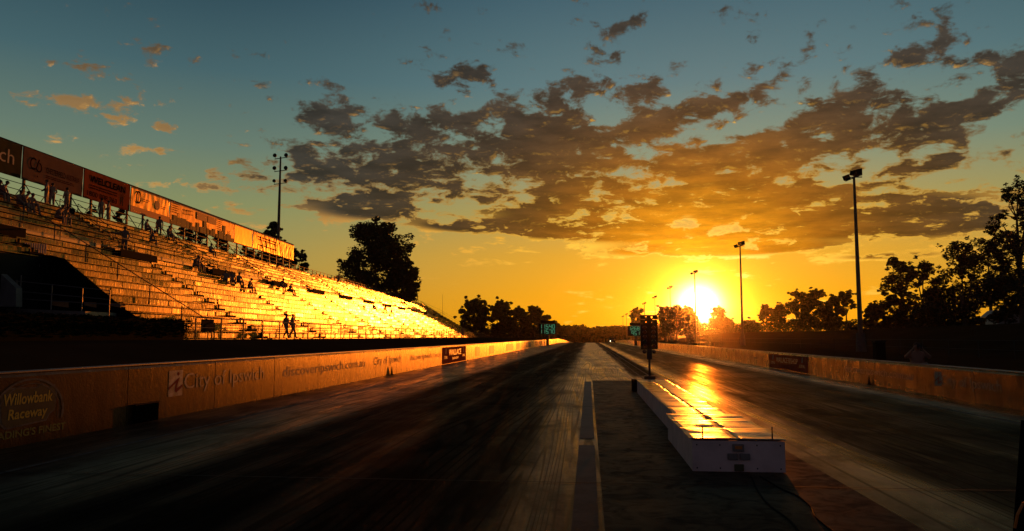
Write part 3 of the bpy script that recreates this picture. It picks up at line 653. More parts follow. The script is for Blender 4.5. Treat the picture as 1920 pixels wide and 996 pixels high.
# cables from the box front
for pts, lb in (([(1408, 893), (1424, 925), (1446, 950), (1480, 975), (1510, 1010)], 'nearer black cable snaking from the median box front'),
                ([(1425, 893), (1462, 915), (1495, 930), (1520, 950), (1532, 972), (1580, 1010)], 'black cable snaking away to the right from the median box front')):
    q = [at_z(a, b_, .012) for a, b_ in pts]; fine = []
    for i in range(len(q) - 1):
        p0 = q[max(i - 1, 0)]; p1 = q[i]; p2 = q[i + 1]; p3 = q[min(i + 2, len(q) - 1)]
        for k in range(6):
            t = k / 6; fine.append(.5 * ((2 * p1) + (p2 - p0) * t + (2 * p0 - 5 * p1 + 4 * p2 - p3) * t * t + (3 * p1 - p0 - 3 * p2 + p3) * t ** 3))
    m_ = MB(); m_.path(fine + [q[-1]], .008); tag(m_.build('cable', M['rubber']), lb, 'cable', 'cables on the start pad')
# dark post at the right edge of the view
pa, pb = at_y(1930, 790, 3.0), at_y(1916, 1010, 3.0); d_ = (pb - pa); pg = pa + d_ * ((0.01 - pa.z) / d_.z)
po = empty('leaning_post', (0, 0, 0), 0, 'dark leaning post close by at the right edge with a painted sunlit orange rim', 'post')
m_ = MB(); m_.tube(pg, pa, .035, .026, 12); m_.build('shaft', M['foam'], po, smooth=True)
m_ = MB(); q = [at_y(1903, 990, 2.93), at_y(1908, 965, 2.92), at_y(1918, 945, 2.92), at_y(1935, 935, 2.95)]; m_.path(q, .005); m_.build('strap', M['orange'], po)  # orange tube paints the sunlit rim on the post's edge

# ------------------------------------------------------------------ the grandstand
SO = Vector((-17.9, 0, 0)); st_ = Vector((-0.055, 1, 0)).normalized(); su_ = Vector((-st_.y, st_.x, 0))
def S(s, u, z): return SO + st_ * s + su_ * u + Vector((0, 0, z))
ST_M = Matrix(((st_.x, su_.x, 0, SO.x), (st_.y, su_.y, 0, SO.y), (0, 0, 1, 0), (0, 0, 0, 1)))
NR, RUN, RISE, U0, Z0 = 19, 0.752, 0.466, 1.0, 1.5
S0, S1 = 28.0, 216.0; SR = 37.3; KL = 9
stand = empty('grandstand', (0, 0, 0), 0, 'long open grandstand of shining metal bench rows lit by the low sun', 'grandstand')
stand.matrix_world = ST_M
AIS = [36.4] + [50.0 + 13.6 * i for i in range(12)]
AIS = [a for a in AIS if isinstance(a, float)]
rnd = random.Random(11); WK = 12
def row_end(k): return S1 - 0.7 * max(0, k - 3)
def row_start(k): return S0 if k >= KL else SR
M['step_dark'] = pmat('dark_parts_and_step_shade', (0.010, 0.009, 0.008), 0.9, spec=0.05)
for k in range(NR):
    u, z = U0 + RUN * k, Z0 + RISE * k
    if k == WK:   # cross walkway: shaded deck, no bench
        w_ = MB(); w_.box(S0, row_end(k), u, u + RUN, z - .05, z); w_.box(S0, row_end(k), u + RUN - .02, u + RUN, z, z + RISE); w_.build('walkway', M['galv'], stand); continue
    r_ = MB(); s = row_start(k)
    while s < row_end(k) - .5:     # closed bench fronts, board by board, none quite straight
        e = min(s + rnd.choice((1.2, 2.4, 2.4, 3.6)), row_end(k)); a1, a2 = rnd.gauss(0, .012), rnd.gauss(0, .012); t = rnd.gauss(0, .008)
        uf = u + .275
        r_.hexa([(s, uf + a1, z + .05), (e - .015, uf + a2, z + .05), (e - .015, uf + .02 + a2, z + .05), (s, uf + .02 + a1, z + .05),
                 (s, uf + a1 + t, z + .335), (e - .015, uf + a2 + t, z + .335), (e - .015, uf + .02 + a2 + t, z + .335), (s, uf + .02 + a1 + t, z + .335)])
        s = e
    r_.box(row_start(k), row_end(k), u + RUN - .04, u + RUN - .03, z, z + RISE - .06)
    r_.build('bench_front', M['alu'], stand)
    b_ = MB(); s = row_start(k)
    stops = sorted([a for a in AIS if a < row_end(k)]); segs = []; c0 = s
    for a in stops: segs.append((c0, a - .65)); c0 = a + .65
    segs.append((c0, row_end(k)))
    for (a, e_) in segs:
        s = a
        while s < e_ - .3:
            e = min(s + 4.1, e_); q = rnd.gauss(0, .008); q2 = rnd.gauss(0, .008)
            ua, ub, za, zb = u + .255, u + .57, z + .413, z + .44
            b_.hexa([(s, ua + q, za), (e - .015, ua + q2, za), (e - .015, ub + q2, za), (s, ub + q, za), (s, ua + q, zb), (e - .015, ua + q2, zb), (e - .015, ub + q2, zb), (s, ub + q, zb)])
            x = s + .7
            while x < e - .2: b_.box(x, x + .03, u + .42, u + .45, z, z + .41); x += 2.0
            s = e
    b_.build('bench', M['alu_seat'], stand)
    d_ = MB(); d_.box(row_start(k), row_end(k), u - .02, u + RUN - .03, z - .05, z - .005); d_.build('footboard', M['alu'], stand)
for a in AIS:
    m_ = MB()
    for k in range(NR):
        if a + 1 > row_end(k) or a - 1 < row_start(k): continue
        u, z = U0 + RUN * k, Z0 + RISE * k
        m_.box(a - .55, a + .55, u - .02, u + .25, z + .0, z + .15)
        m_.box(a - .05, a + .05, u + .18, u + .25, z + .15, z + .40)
    m_.build('aisle_steps', M['step_dark'], stand)  # near-black colour stands for the steps' shaded side and cast shadow
# barrier panels, and near-black slabs painting the openings' shade, below the cross walkway
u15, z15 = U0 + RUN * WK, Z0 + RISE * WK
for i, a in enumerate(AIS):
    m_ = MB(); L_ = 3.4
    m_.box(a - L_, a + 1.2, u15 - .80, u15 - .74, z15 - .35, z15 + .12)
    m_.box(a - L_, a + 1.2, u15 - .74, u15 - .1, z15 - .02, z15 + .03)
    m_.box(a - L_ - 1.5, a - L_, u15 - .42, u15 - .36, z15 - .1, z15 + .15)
    m_.build('walkway_barrier_shade', M['step_dark'], stand)
    rl = MB()
    for du in (a - 1.0, a + 1.0):      # upper stair rails
        p0 = Vector((du, u15 + RUN, z15 + .95)); p1 = Vector((du, U0 + RUN * 18.6, Z0 + RISE * 18.6 + .75))
        rl.tube(p0, p1, .026); rl.tube(p0 - Vector((0, 0, .42)), p1 - Vector((0, 0, .38)), .020)
        for q in (0, .33, .66, 1):
            c = p0.lerp(p1, q); rl.tube((c.x, c.y, c.z - 1.0), c, .026)
    rl.build('stair_rail', M['steel_dark'], stand)
rl = MB(); s = S0
rl.tube((S0, u15 - .02, z15 + 1.0), (row_end(WK), u15 - .02, z15 + 1.0), .022); rl.tube((S0, u15 - .02, z15 + .55), (row_end(WK), u15 - .02, z15 + .55), .016)
while s < row_end(WK): rl.tube((s, u15 - .02, z15), (s, u15 - .02, z15 + 1.0), .022); s += 3.4
rl.build('walkway_rail', M['steel_dark'], stand)
# rail down the near end and one full-height stair rail
def end_rail(s_, r_=.03, off=.98, ub=0.3, ut=15.2, nm='end_rail'):
    m_ = MB(); K = (RISE / RUN)
    f = lambda u: Z0 + (u - U0) * K
    m_.tube((s_, ub, f(ub) + off + .25), (s_, ut, f(ut) + off), r_)
    for i in range(9):
        u = ub + (ut - ub) * i / 8; m_.tube((s_, u, f(u) - .2), (s_, u, f(u) + off + (.25 if i == 0 else .12)), r_)
    m_.build(nm, M['steel_dark'], stand)
end_rail(40.5, nm='stair_rail'); end_rail(95.5, .022, .95, .6, 9.4, 'stair_rail'); end_rail(150, .02, .9, .6, 9.4, 'stair_rail')
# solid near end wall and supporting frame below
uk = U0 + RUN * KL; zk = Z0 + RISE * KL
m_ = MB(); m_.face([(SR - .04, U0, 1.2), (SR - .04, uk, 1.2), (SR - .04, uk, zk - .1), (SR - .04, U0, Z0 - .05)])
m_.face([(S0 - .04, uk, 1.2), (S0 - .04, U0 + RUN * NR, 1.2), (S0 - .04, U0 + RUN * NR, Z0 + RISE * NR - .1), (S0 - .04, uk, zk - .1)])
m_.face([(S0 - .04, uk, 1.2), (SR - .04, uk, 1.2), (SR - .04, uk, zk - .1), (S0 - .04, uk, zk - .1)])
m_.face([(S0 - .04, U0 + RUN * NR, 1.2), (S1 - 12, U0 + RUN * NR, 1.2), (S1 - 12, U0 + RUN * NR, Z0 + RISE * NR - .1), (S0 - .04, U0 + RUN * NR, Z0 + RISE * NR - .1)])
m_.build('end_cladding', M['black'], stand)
# top walkway and back screen frame
UT = U0 + RUN * NR; ZT = Z0 + RISE * NR
m_ = MB(); m_.box(S0, S1 - 10, UT, UT + 1.25, ZT - .12, ZT - .02); m_.build('top_walkway', M['galv'], stand)
SB = S0 - .6; SE = 100.5      # extent of the banner frame
s = SB; i = 0
while s < SE + .1:
    m_ = MB(); m_.box(s - .07, s + .07, UT + 1.1, UT + 1.24, ZT - .3, ZT + 3.75); m_.build('back_post', M['steel_dark'], stand)
    m_ = MB(); m_.tube((s - .1, UT + .1, ZT - .05), (s - .02, UT + 1.1, ZT + 1.3), .03); m_.tube((s - 1.1, UT + 1.14, ZT - .02), (s, UT + 1.14, ZT + 1.3), .028); m_.build('brace', M['steel_dark'], stand)
    s += 2.5
m_ = MB()
for dz in (.32, .78, 1.22): m_.tube((SB - 3, UT + 1.1, ZT + dz), (SE, UT + 1.1, ZT + dz), .024)
m_.tube((SB - 3, UT + 1.16, ZT + 3.76), (SE, UT + 1.16, ZT + 3.76), .05)
m_.build('back_rail', M['steel_dark'], stand)
m_ = MB(); 
for dz, r_ in ((.5, .02), (1.05, .028)): m_.tube((SE, UT + 1.1, ZT + dz), (S1 - 10, UT + 1.1, ZT + dz), r_)
for dz in (.5, 1.05): m_.path([(S1 - 10, UT + 1.1, ZT + dz), (S1 - 5, UT - 4, ZT - 2.4 + dz), (S1 + 2, 2, Z0 + .6 + dz)], .022)
m_.build('back_rail', M['steel_dark'], stand)
m_ = MB(); s = SE + 1.5
while s < S1 - 10: m_.box(s - .05, s + .05, UT + 1.06, UT + 1.14, ZT - .2, ZT + 1.06); s += 2.0
m_.build('back_posts', M['steel_dark'], stand)
bpy.data.objects['back_posts'].name = 'balustrade'
m_ = MB(); m_.box(112, 168, UT + 1.15, UT + 1.18, ZT + .02, ZT + .72); m_.build('back_panel', M['steel_dark'], stand)

# pedestrian railing in front of the stand
fe = empty('railing', (0, 0, 0), 0, 'long steel railing at the foot of the grandstand', 'railing'); fe.matrix_world = ST_M
FS0, FS1 = 37.6, 222.0; s = FS0; FZ = 1.47
while s <= FS1:
    gz = ground_z(*S(s, 0, 0).xy) ; m_ = MB(); m_.box(s - .035, s + .035, -.035, .035, gz - .03, FZ + 1.12); m_.build('post', M['steel_dark'], fe); s += 3.1
m_ = MB(); m_.tube((FS0, 0, FZ + 1.12), (FS1, 0, FZ + 1.12), .026); m_.build('rail', M['steel_dark'], fe)
m_ = MB(); m_.tube((FS0, 0, FZ + .62), (FS1, 0, FZ + .62), .016); m_.build('rail', M['steel_dark'], fe)
# small sign and equipment at the foot of the stand
m_ = MB(); q = S(39.9, .5, 0); o = empty('notice_board', q, math.atan2(st_.y, st_.x), 'dark notice board on legs at the near foot of the grandstand', 'board')
m_.box(-.55, .9, -.03, .03, 1.9, 2.55); m_.build('panel', M['step_dark'], o)
m_ = MB(); m_.box(.2, .27, -.02, .02, 1.4, 1.9); m_.box(.7, .77, -.02, .02, 1.4, 1.9); m_.build('leg', M['steel_dark'], o)

# second, small stand beyond
bl = empty('bleacher', (0, 0, 0), 0, 'small low bench stand beyond the far end of the grandstand', 'bleacher'); bl.matrix_world = ST_M
for k in range(7):
    m_ = MB(); u = 1.0 + .8 * k; z = 1.2 + .42 * k - .3
    m_.box(222, 285 - 4 * k, u, u + .32, z + .38, z + .43)
    for s in range(224, 282 - 4 * k, 4): m_.box(s, s + .08, u + .1, u + .2, z, z + .38)
    m_.build('bench', M['alu_seat'], bl)
m_ = MB()
for s in range(222, 286, 6): m_.hexa([(s, 1, .2), (s + .12, 1, .2), (s + .12, 6.6, .2), (s, 6.6, .2), (s, 1, 1.2), (s + .12, 1, 1.2), (s + .12, 6.6, 3.6), (s, 6.6, 3.6)])
m_.build('frame', M['steel_dark'], bl)

# ------------------------------------------------------------------ banners hung on the back frame
BZ0, BZ1 = ZT + 1.52, ZT + 3.72
def s_at(px):     # stand coordinate s of a picture column on the banner plane
    c = UT + 1.02; d = ray(px, 400); o = Vector((0, 0, CAM_H)); n_ = su_
    t = ((SO + su_ * c - o).dot(n_)) / d.dot(n_); q = o + d * t; return (q - SO).dot(st_)
BW = UT + 1.02
def banner(pxa, pxb, colr, label, wr=.02, name='banner'):
    a = S0 - 4.5 if pxa is None else s_at(pxa); b_ = s_at(pxb)
    root = empty(name, (0, 0, 0), 0, label, 'banner', 'advertising banners along the top of the grandstand'); root.matrix_world = ST_M
    m_ = MB(); nx_ = max(8, int((b_ - a) * 7)); nz_ = 10
    for j in range(nz_ + 1):
        for i in range(nx_ + 1):
            s = a + (b_ - a - .05) * i / nx_; z = BZ0 + (BZ1 - BZ0) * j / nz_
            w = wr * (mnoise.noise(Vector((s * 2.2 + z * 1.1, z * .5, pxb * .1))) + .5 * mnoise.noise(Vector((s * 5 - z * 2, z, pxb * .3))))
            m_.v.append((s, BW + w, z))
    for j in range(nz_):
        for i in range(nx_): m_.f.append((j * (nx_ + 1) + i, j * (nx_ + 1) + i + 1, (j + 1) * (nx_ + 1) + i + 1, (j + 1) * (nx_ + 1) + i)); m_.mi.append(0)
    mt = pmat(name + '_cloth', tuple(c * (.75 if pxb < 250 else .95) for c in colr), .55 if pxb < 250 else .40, spec=(.0 if pxb < 250 else .6), metal=(0 if pxb < 250 else .75), noise=.15, nscale=1.2)  # nearer banners toned duller, farther ones shinier, painting in the sunlight's falloff
    o = m_.build('cloth', mt, root, smooth=True); md = o.modifiers.new('solid', 'SOLIDIFY'); md.thickness = .01
    m_ = MB(); m_.box(a, b_ - .04, BW - .035, BW + .03, BZ1, BZ1 + .035); m_.box(a, a + .05, BW - .035, BW - .03, BZ0, BZ1); m_.build('hem', M['step_dark'], root)
    return root, a, b_ - .05
def btext(root, body, a, b_, za, h, mat, bold=0.0, shear=0.0, nm='lettering'):
    # text runs along +s, faces the strip (-u)
    return text_mesh(nm, body, mat, root, (a, BW - .030, BZ0 + za), (1, 0, 0), (0, 0, 1), h, b_ - a, bold=bold, shear=shear)
def bars(root, a_, b2_, zs, h):
    """print too small to read"""
    m_ = MB(); rb = random.Random(int(a_ * 10))
    for z_ in zs:
        x = a_
        while x < b2_ - .2:
            l_ = rb.uniform(.25, .7); m_.box(x, min(x + l_, b2_), BW - .036, BW - .032, BZ0 + z_, BZ0 + z_ + h); x += l_ + .10
    m_.build('small_print', M['banner_brown'], root)
r, a, b_ = banner(None, 36, (.10, .085, .035), 'dark olive banner ending in the letters ch, nearest on the grandstand')
btext(r, 'ch', b_ - 2.1, b_ - .75, .75, .95, M['letter_white'])
r, a, b_ = banner(36, 153, (.26, .15, .10), 'pale banner with the looped CA emblem and CHESTERFIELD AUSTRALIA'); w = b_ - a
btext(r, 'CHESTERFIELD', a + w * .36, a + w * .68, .92, .40, M['letter_black']); btext(r, 'AUSTRALIA', a + w * .70, a + w * .93, .92, .40, M['banner_brown'])
bars(r, a + w * .36, a + w * .84, (.70, .58), .05)
def arc_strip(m_, cx, cz, rx, rz, t0, t1, wd, N=20):
    for i in range(N):
        q = []
        for t, rr in ((t0 + (t1 - t0) * i / N, 1), (t0 + (t1 - t0) * (i + 1) / N, 1), (t0 + (t1 - t0) * (i + 1) / N, 1 - wd), (t0 + (t1 - t0) * i / N, 1 - wd)):
            q.append((cx + rx * rr * math.cos(t), BW - .045, cz + rz * rr * math.sin(t)))
        m_.face(q)
m_ = MB(); arc_strip(m_, a + w * .16, BZ0 + 1.25, w * .055, .42, R(50), R(310), .28); 
m_.face([(a + w * .19, BW - .045, BZ0 + .9), (a + w * .205, BW - .045, BZ0 + .85), (a + w * .25, BW - .045, BZ0 + 1.62), (a + w * .235, BW - .045, BZ0 + 1.66)])
arc_strip(m_, a + w * .245, BZ0 + 1.10, w * .045, .34, R(-150), R(95), .30); m_.box(a + w * .22, a + w * .235, BW - .046, BW - .044, BZ0 + .42, BZ0 + .52)
m_.build('emblem', M['letter_black'], r)
r, a, b_ = banner(153, 243, (.42, .11, .03), 'orange banner with bold black WELCLEAN lettering and a phone number'); w = b_ - a
btext(r, 'WELCLEAN', a + w * .12, a + w * .88, 1.35, .52, M['letter_black'], bold=.03)
bars(r, a + w * .14, a + w * .72, (1.05, .86), .10); btext(r, '1800 008 263', a + w * .08, a + w * .70, .28, .40, M['letter_black'])
m_ = MB()
for i in range(9):
    t = i * .7; m_.face([(a + w * .82 + .1 * math.cos(t), BW - .046, BZ0 + 1.0 + .1 * math.sin(t)), (a + w * .82 + .5 * math.cos(t + .12), BW - .046, BZ0 + 1.0 + .65 * math.sin(t + .12)), (a + w * .82 + .1 * math.cos(t + .6), BW - .046, BZ0 + 1.0 + .1 * math.sin(t + .6))])
m_.box(a + w * .81, a + w * .83, BW - .047, BW - .045, BZ0 + .25, BZ0 + 1.0); m_.build('palm_emblem', M['step_dark'], r)
r, a, b_ = banner(243, 318, (.55, .28, .05), 'creamy gold banner with two round emblems over a red band', .05); w = b_ - a
m_ = MB(); m_.box(a, b_, BW - .062, BW - .05, BZ0 + .02, BZ0 + .55); m_.build('red_band', pmat('red_band', (.45, .03, .02), .6), r)
m_ = MB(); arc_strip(m_, a + w * .18, BZ0 + 1.4, .42, .55, 0, 2 * math.pi, .3); m_.build('emblem', M['banner_brown'], r)
m_ = MB(); arc_strip(m_, a + w * .66, BZ0 + 1.25, .42, .42, 0, 2 * math.pi, .98); m_.build('emblem', pmat('maroon_paint', (.16, .02, .05), .6), r)
bars(r, a + w * .28, a + w * .46, (1.35, 1.2), .05); bars(r, a + w * .78, a + w * .90, (1.25, 1.1), .05)
r, a, b_ = banner(318, 440, (.36, .17, .03), 'tan banner printed with a dark city skyline and two red boxes', .015); w = b_ - a
sky_m = pmat('skyline_ink', (.11, .075, .02), .7); m_ = MB(); x = a + .1; rs = random.Random(4)
while x < b_ - .6:
    wd = rs.uniform(.35, 1.1); hh = rs.uniform(.35, .95) * (1.5 if rs.random() < .2 else 1); m_.box(x, min(x + wd, b_ - .1), BW - .052, BW - .045, BZ0 + .03, BZ0 + hh)
    if rs.random() < .35: m_.box(x + wd * .4, x + wd * .55, BW - .052, BW - .045, BZ0 + hh, BZ0 + hh + .4)
    x += wd + rs.uniform(0, .25)
m_.box(a + w * .80, a + w * .84, BW - .052, BW - .045, BZ0 + .03, BZ0 + 1.5); m_.build('skyline', sky_m, r)
for (q0, q1) in ((.37, .53), (.54, .68)):
    m_ = MB(); m_.box(a + w * q0, a + w * q1, BW - .055, BW - .05, BZ0 + 1.25, BZ0 + 1.95); m_.build('red_box', pmat('red_box_print', (.34, .05, .03), .6), r)
m_ = MB()
for q_ in range(4): arc_strip(m_, a + w * (.19 + .035 * q_), BZ0 + 1.5 + .04 * q_, w * .02, .24, .3 * q_, 5.2 + .2 * q_, .22)
m_.build('emblem', M['letter_black'], r)
for (q0, q1, n_) in ((.03, .12, 5), (.70, .79, 6)):
    m_ = MB()
    for j in range(n_): m_.box(a + w * q0, a + w * q1 - .2 * (j % 2), BW - .05, BW - .045, BZ0 + 1.95 - .2 * j, BZ0 + 1.99 - .2 * j)
    m_.build('small_print', M['banner_brown'], r)
banner(440, 475, (.85, .40, .03), 'plain flat orange banner between the skyline banner and the creased one', .01)
r, a, b_ = banner(475, 553, (.75, .36, .04), 'heavily creased orange banner at the far end of the banner row', .085); w = b_ - a
bars(r, a + w * .1, a + w * .55, (1.55, 1.25, .6), .14)

# ------------------------------------------------------------------ hedge, side building
def leaf_cloud(m_, c, rad, n, size, rs, flat=1.0, mi=0):
    cx, cy, cz = c
    for _ in range(n):
        while True:
            x, y, z = rs.uniform(-1, 1), rs.uniform(-1, 1), rs.uniform(-1, 1); d2 = x * x + y * y + z * z
            if d2 < 1 and d2 > .12 * rs.random(): break
        px, py, pz = cx + x * rad[0], cy + y * rad[1], cz + z * rad[2]
        a = rs.uniform(0, 6.283); t = rs.uniform(-1.2, 1.2); s = size * rs.uniform(.6, 1.4)
        ux, uy, uz = math.cos(a) * s, math.sin(a) * s, rs.uniform(-.5, .5) * s
        vx, vy, vz = -math.sin(a) * s * .5 * math.cos(t), math.cos(a) * s * .5 * math.cos(t), s * .6 * math.sin(t) + .1 * s
        b = len(m_.v)
        m_.v += [(px - ux, py - uy, pz - uz), (px + vx, py + vy, pz + vz), (px + ux, py + uy, pz + uz), (px - vx, py - vy, pz - vz)]
        m_.f.append((b, b + 1, b + 2, b + 3)); m_.mi.append(mi)
hd = empty('hedge', (0, 0, 0), 0, 'long clipped dark hedge behind the barrier at the near left', 'hedge')
m_ = MB(); m_.box(-17.9, -17.1, 5, 31.2, 1.2, 2.30); m_.build('hedge_core', M['hedge'], hd)
m_ = MB(); rs = random.Random(8); y = 6
while y < 31.6: leaf_cloud(m_, (-17.2, y, 1.95), (.28, .5, .42), 220, .05, rs); leaf_cloud(m_, (-17.4, y, 2.3), (.5, .5, .08), 60, .05, rs); y += .5
m_.build('leaves', M['hedge'], hd)

# low side building in front of the near end of the stand: dark fascia with lettering, picket balustrade, deck with rail
sb = empty('trackside_lounge', (0, 0, 0), 0, 'low dark trackside building with a railed deck beside the near end of the grandstand', 'building')
q0 = at_y(-330, 470, 34); 
def quadpx(m_, pts, y, mi=0): m_.face([at_y(px, py, y) for px, py in pts], mi)
def prism_px(m_, pts, y0, y1):
    """a real prism whose near outline was measured at distance y0"""
    f = [at_y(px, py, y0) for px, py in pts]; b_ = [Vector((p.x, y1, p.z)) for p in f]; n = len(f); k = len(m_.v)
    m_.v += [tuple(p) for p in f + b_]; m_.f.append(tuple(range(k, k + n))); m_.f.append(tuple(reversed(range(k + n, k + 2 * n)))); m_.mi += [0, 0]
    for i in range(n): j = (i + 1) % n; m_.f.append((k + i, k + n + i, k + n + j, k + j)); m_.mi.append(0)
m_ = MB(); prism_px(m_, [(-260, 600), (-260, 462), (90, 478), (112, 484), (250, 600)], 36.5, 36.9); m_.build('wall', M['foam'], sb)
m_ = MB(); prism_px(m_, [(-200, 505), (-200, 480), (86, 486), (86, 509)], 36.2, 36.4); m_.build('fascia', M['step_dark'], sb)
a = at_y(-2, 497, 36.1); b2 = at_y(73, 497, 36.1)
text_mesh('lettering', 'chipsqld.com.au', M['digital_grey'], sb, (a.x, 36.17, a.z - .12), (1, 0, 0), (0, 0, 1), .26, b2.x - a.x)
m_ = MB()
pk = pmat('pale_pickets', (.55, .42, .40), .6); 
for i in range(34):
    px = -60 + i * 4.4; c = at_y(px, 462 + .07 * px, 36.4); m_.box(c.x - .028, c.x + .028, 36.38, 36.43, c.z - .22, c.z + .28)
m_.build('picket_balustrade', pk, sb)
m_ = MB(); prism_px(m_, [(-60, 592), (-60, 575), (160, 584), (160, 592)], 34.0, 36.4); m_.build('deck', M['galv'], sb)
m_ = MB(); prism_px(m_, [(-60, 640), (-60, 592), (160, 592), (160, 640)], 34.1, 36.3); m_.build('deck_base', M['black'], sb)
for (px, top) in ((32, 525), (40, 516), (98, 533), (155, 540), (206, 545)):
    m_ = MB(); c = at_y(px, top, 34.1); m_.tube((c.x, 34.1, c.z), (c.x, 34.1, 1.6 if px < 200 else 2.6), .03); m_.build('rail_post', M['galv'], sb)
for (pa_, pb_) in (((30, 527), (206, 545)), ((30, 546), (206, 562)), ((30, 560), (235, 573))):
    m_ = MB(); m_.tube(at_y(*pa_, 34.1), at_y(*pb_, 34.1), .022); m_.build('rail', M['galv'], sb)
opm = pmat('ochre_panel', (.40, .20, .07), .6)
for (x0, x1) in ((36, 68), (98, 128), (158, 180), (204, 226)):
    m_ = MB(); prism_px(m_, [(x0, 573), (x0, 561 + x0 * .035), (x1, 561 + x1 * .035), (x1, 577)], 36.42, 36.46); m_.build('low_panel', opm, sb)
m_ = MB(); prism_px(m_, [(-60, 575), (-60, 500), (0, 512), (30, 540), (30, 575)], 33.5, 33.9); m_.build('ramp_wall', M['digital_grey'], sb)

# ------------------------------------------------------------------ light poles
def flood_pole(loc, h, label, proto=None):
    root = empty('light_pole', loc, 0, label, 'light pole', 'tall floodlight poles along the right of the strip')
    if proto:
        for c in proto.children: copy_tree(c, root)
        root.scale.z = 1.0
        return root
    m_ = MB(); m_.tube((0, 0, -1), (0, 0, h * .5), .22, .16, 12); m_.tube((0, 0, h * .5), (0, 0, h - .3), .16, .10, 12); m_.build('shaft', M['pole'], root, smooth=False)
    m_ = MB(); m_.tube((0, 0, 0), (0, 0, 1.6), .42, .34, 12); m_.build('footing', M['pole'], root)
    m_ = MB(); m_.tube((-.72, 0, h - .45), (.66, 0, h + .1), .05); m_.tube((0, 0, h - .4), (0, 0, h - .1), .10); m_.box(-.6, .6, -.25, -.18, h - .2, h - .12); m_.build('crossarm', M['steel_dark'], root)
    for (x, z, s_, rx, rz) in ((.30, h + .28, .44, 20, 18), (-.62, h - .12, .30, 25, -30), (-.05, h + .2, .3, -20, 160)):
        lp = MB(); lp.hexa([(-s_, -.10, -s_ * .75), (s_, -.10, -s_ * .75), (s_ * .7, .26, -s_ * .5), (-s_ * .7, .26, -s_ * .5), (-s_, -.10, s_ * .75), (s_, -.10, s_ * .75), (s_ * .7, .26, s_ * .5), (-s_ * .7, .26, s_ * .5)])
        o = lp.build('floodlight', M['black'], root, bevel=.03); o.location = (x, 0, z); o.rotation_euler = (R(rx), R(-15), R(rz))
        g_ = MB(); g_.box(-s_ * .85, s_ * .85, -.115, -.104, -s_ * .6, s_ * .6); g_.build('lens', M['glass_dark'], o)
    return root
PW = ['tallest and nearest floodlight pole right of the strip', 'second nearest floodlight pole on the right, left of the nearest one', 'floodlight pole standing in front of the setting sun',
      'floodlight pole just left of the setting sun', 'floodlight pole rising right behind the start light tree', 'floodlight pole above the left edge of the start light tree', 'floodlight pole between the start light tree and the right score display']
proto = None
for i in range(10):
    y = 67.9 + 50.4 * i; x = 22.9
    lb = PW[i] if i < 7 else ('third farthest small floodlight pole over the right score display', 'second farthest tiny floodlight pole left of the right score display', 'farthest tiny floodlight pole above the distant trees')[i - 7]
    z_ = ground_z(x, y); z_ = z_ if y < 250 else .2
    zt = 15.4
    o = flood_pole((x, y, z_), zt - .3, lb, proto)
    proto = proto or o
# left pole, six round lamps
q = at_y(522, 440, 96); qt = at_y(529, 284, 96)
lpz = empty('stadium_light_pole', (q.x, 96, 0), 0, 'tall dark pole with six round lamps behind the grandstand banners', 'light pole')
Hh_ = qt.z - .3; m_ = MB(); m_.tube((0, 0, .0), (0, 0, Hh_ * .75), .26, .17, 12); m_.tube((0, 0, Hh_ * .75), (0, 0, Hh_ - .4), .17, .10, 12); m_.build('shaft', M['pole'], lpz)
for j, dz in enumerate((0.1, -1.6, -3.3)):
    m_ = MB(); z = Hh_ - .4 + dz - .3; m_.tube((-.8, 0, z - .1), (.95, 0, z + .1), .05); m_.build('crossarm', M['steel_dark'], lpz)
    for sx in (-.72, .82):
        b_ = MB(); b_.tube((sx, -.22, z + .34), (sx, .12, z + .34), .27 if j < 2 else .23, .15, 14); b_.tube((sx, 0, z), (sx, 0, z + .2), .03)
        b_.build('round_lamp', M['black'], lpz)

# thin mast near the far end of the stand
c = at_y(829, 600, 240); t_ = at_y(830, 552, 240); m_ = MB(); m_.tube((c.x, 240, 0), (t_.x, 240, t_.z), .07, .03)
tag(m_.build('mast', M['steel_dark']), 'very thin tall mast above the far end of the grandstand', 'mast')

# ------------------------------------------------------------------ score displays
SEG = {'0': 'abcdef', '1': 'bc', '2': 'abged', '3': 'abgcd', '4': 'fgbc', '5': 'afgcd', '6': 'afgedc', '7': 'abc', '8': 'abcdefg', '9': 'abcfg'}
def seven(m_, txt, x0, z0, w, h, y, right):
    adv = w * 1.42; n = sum(1 for c in txt if c != '.'); x = x0 if not right else right - n * adv
    t = w * .15
    for ch in txt:
        if ch == '.': m_.box(x - w * .34, x - w * .16, y - .01, y, z0, z0 + t); continue
        s_ = {'a': (x, x + w, z0 + h - t, z0 + h), 'g': (x, x + w, z0 + h / 2 - t / 2, z0 + h / 2 + t / 2), 'd': (x, x + w, z0, z0 + t),
              'b': (x + w - t, x + w, z0 + h / 2, z0 + h), 'c': (x + w - t, x + w, z0, z0 + h / 2), 'f': (x, x + t, z0 + h / 2, z0 + h), 'e': (x, x + t, z0, z0 + h / 2)}
        for k, c in enumerate(SEG[ch]):
            a_, b__, c_, d__ = s_[c]; m_.box(a_, b__, y - .01 - .001 * k, y, c_, d__)
        x += adv
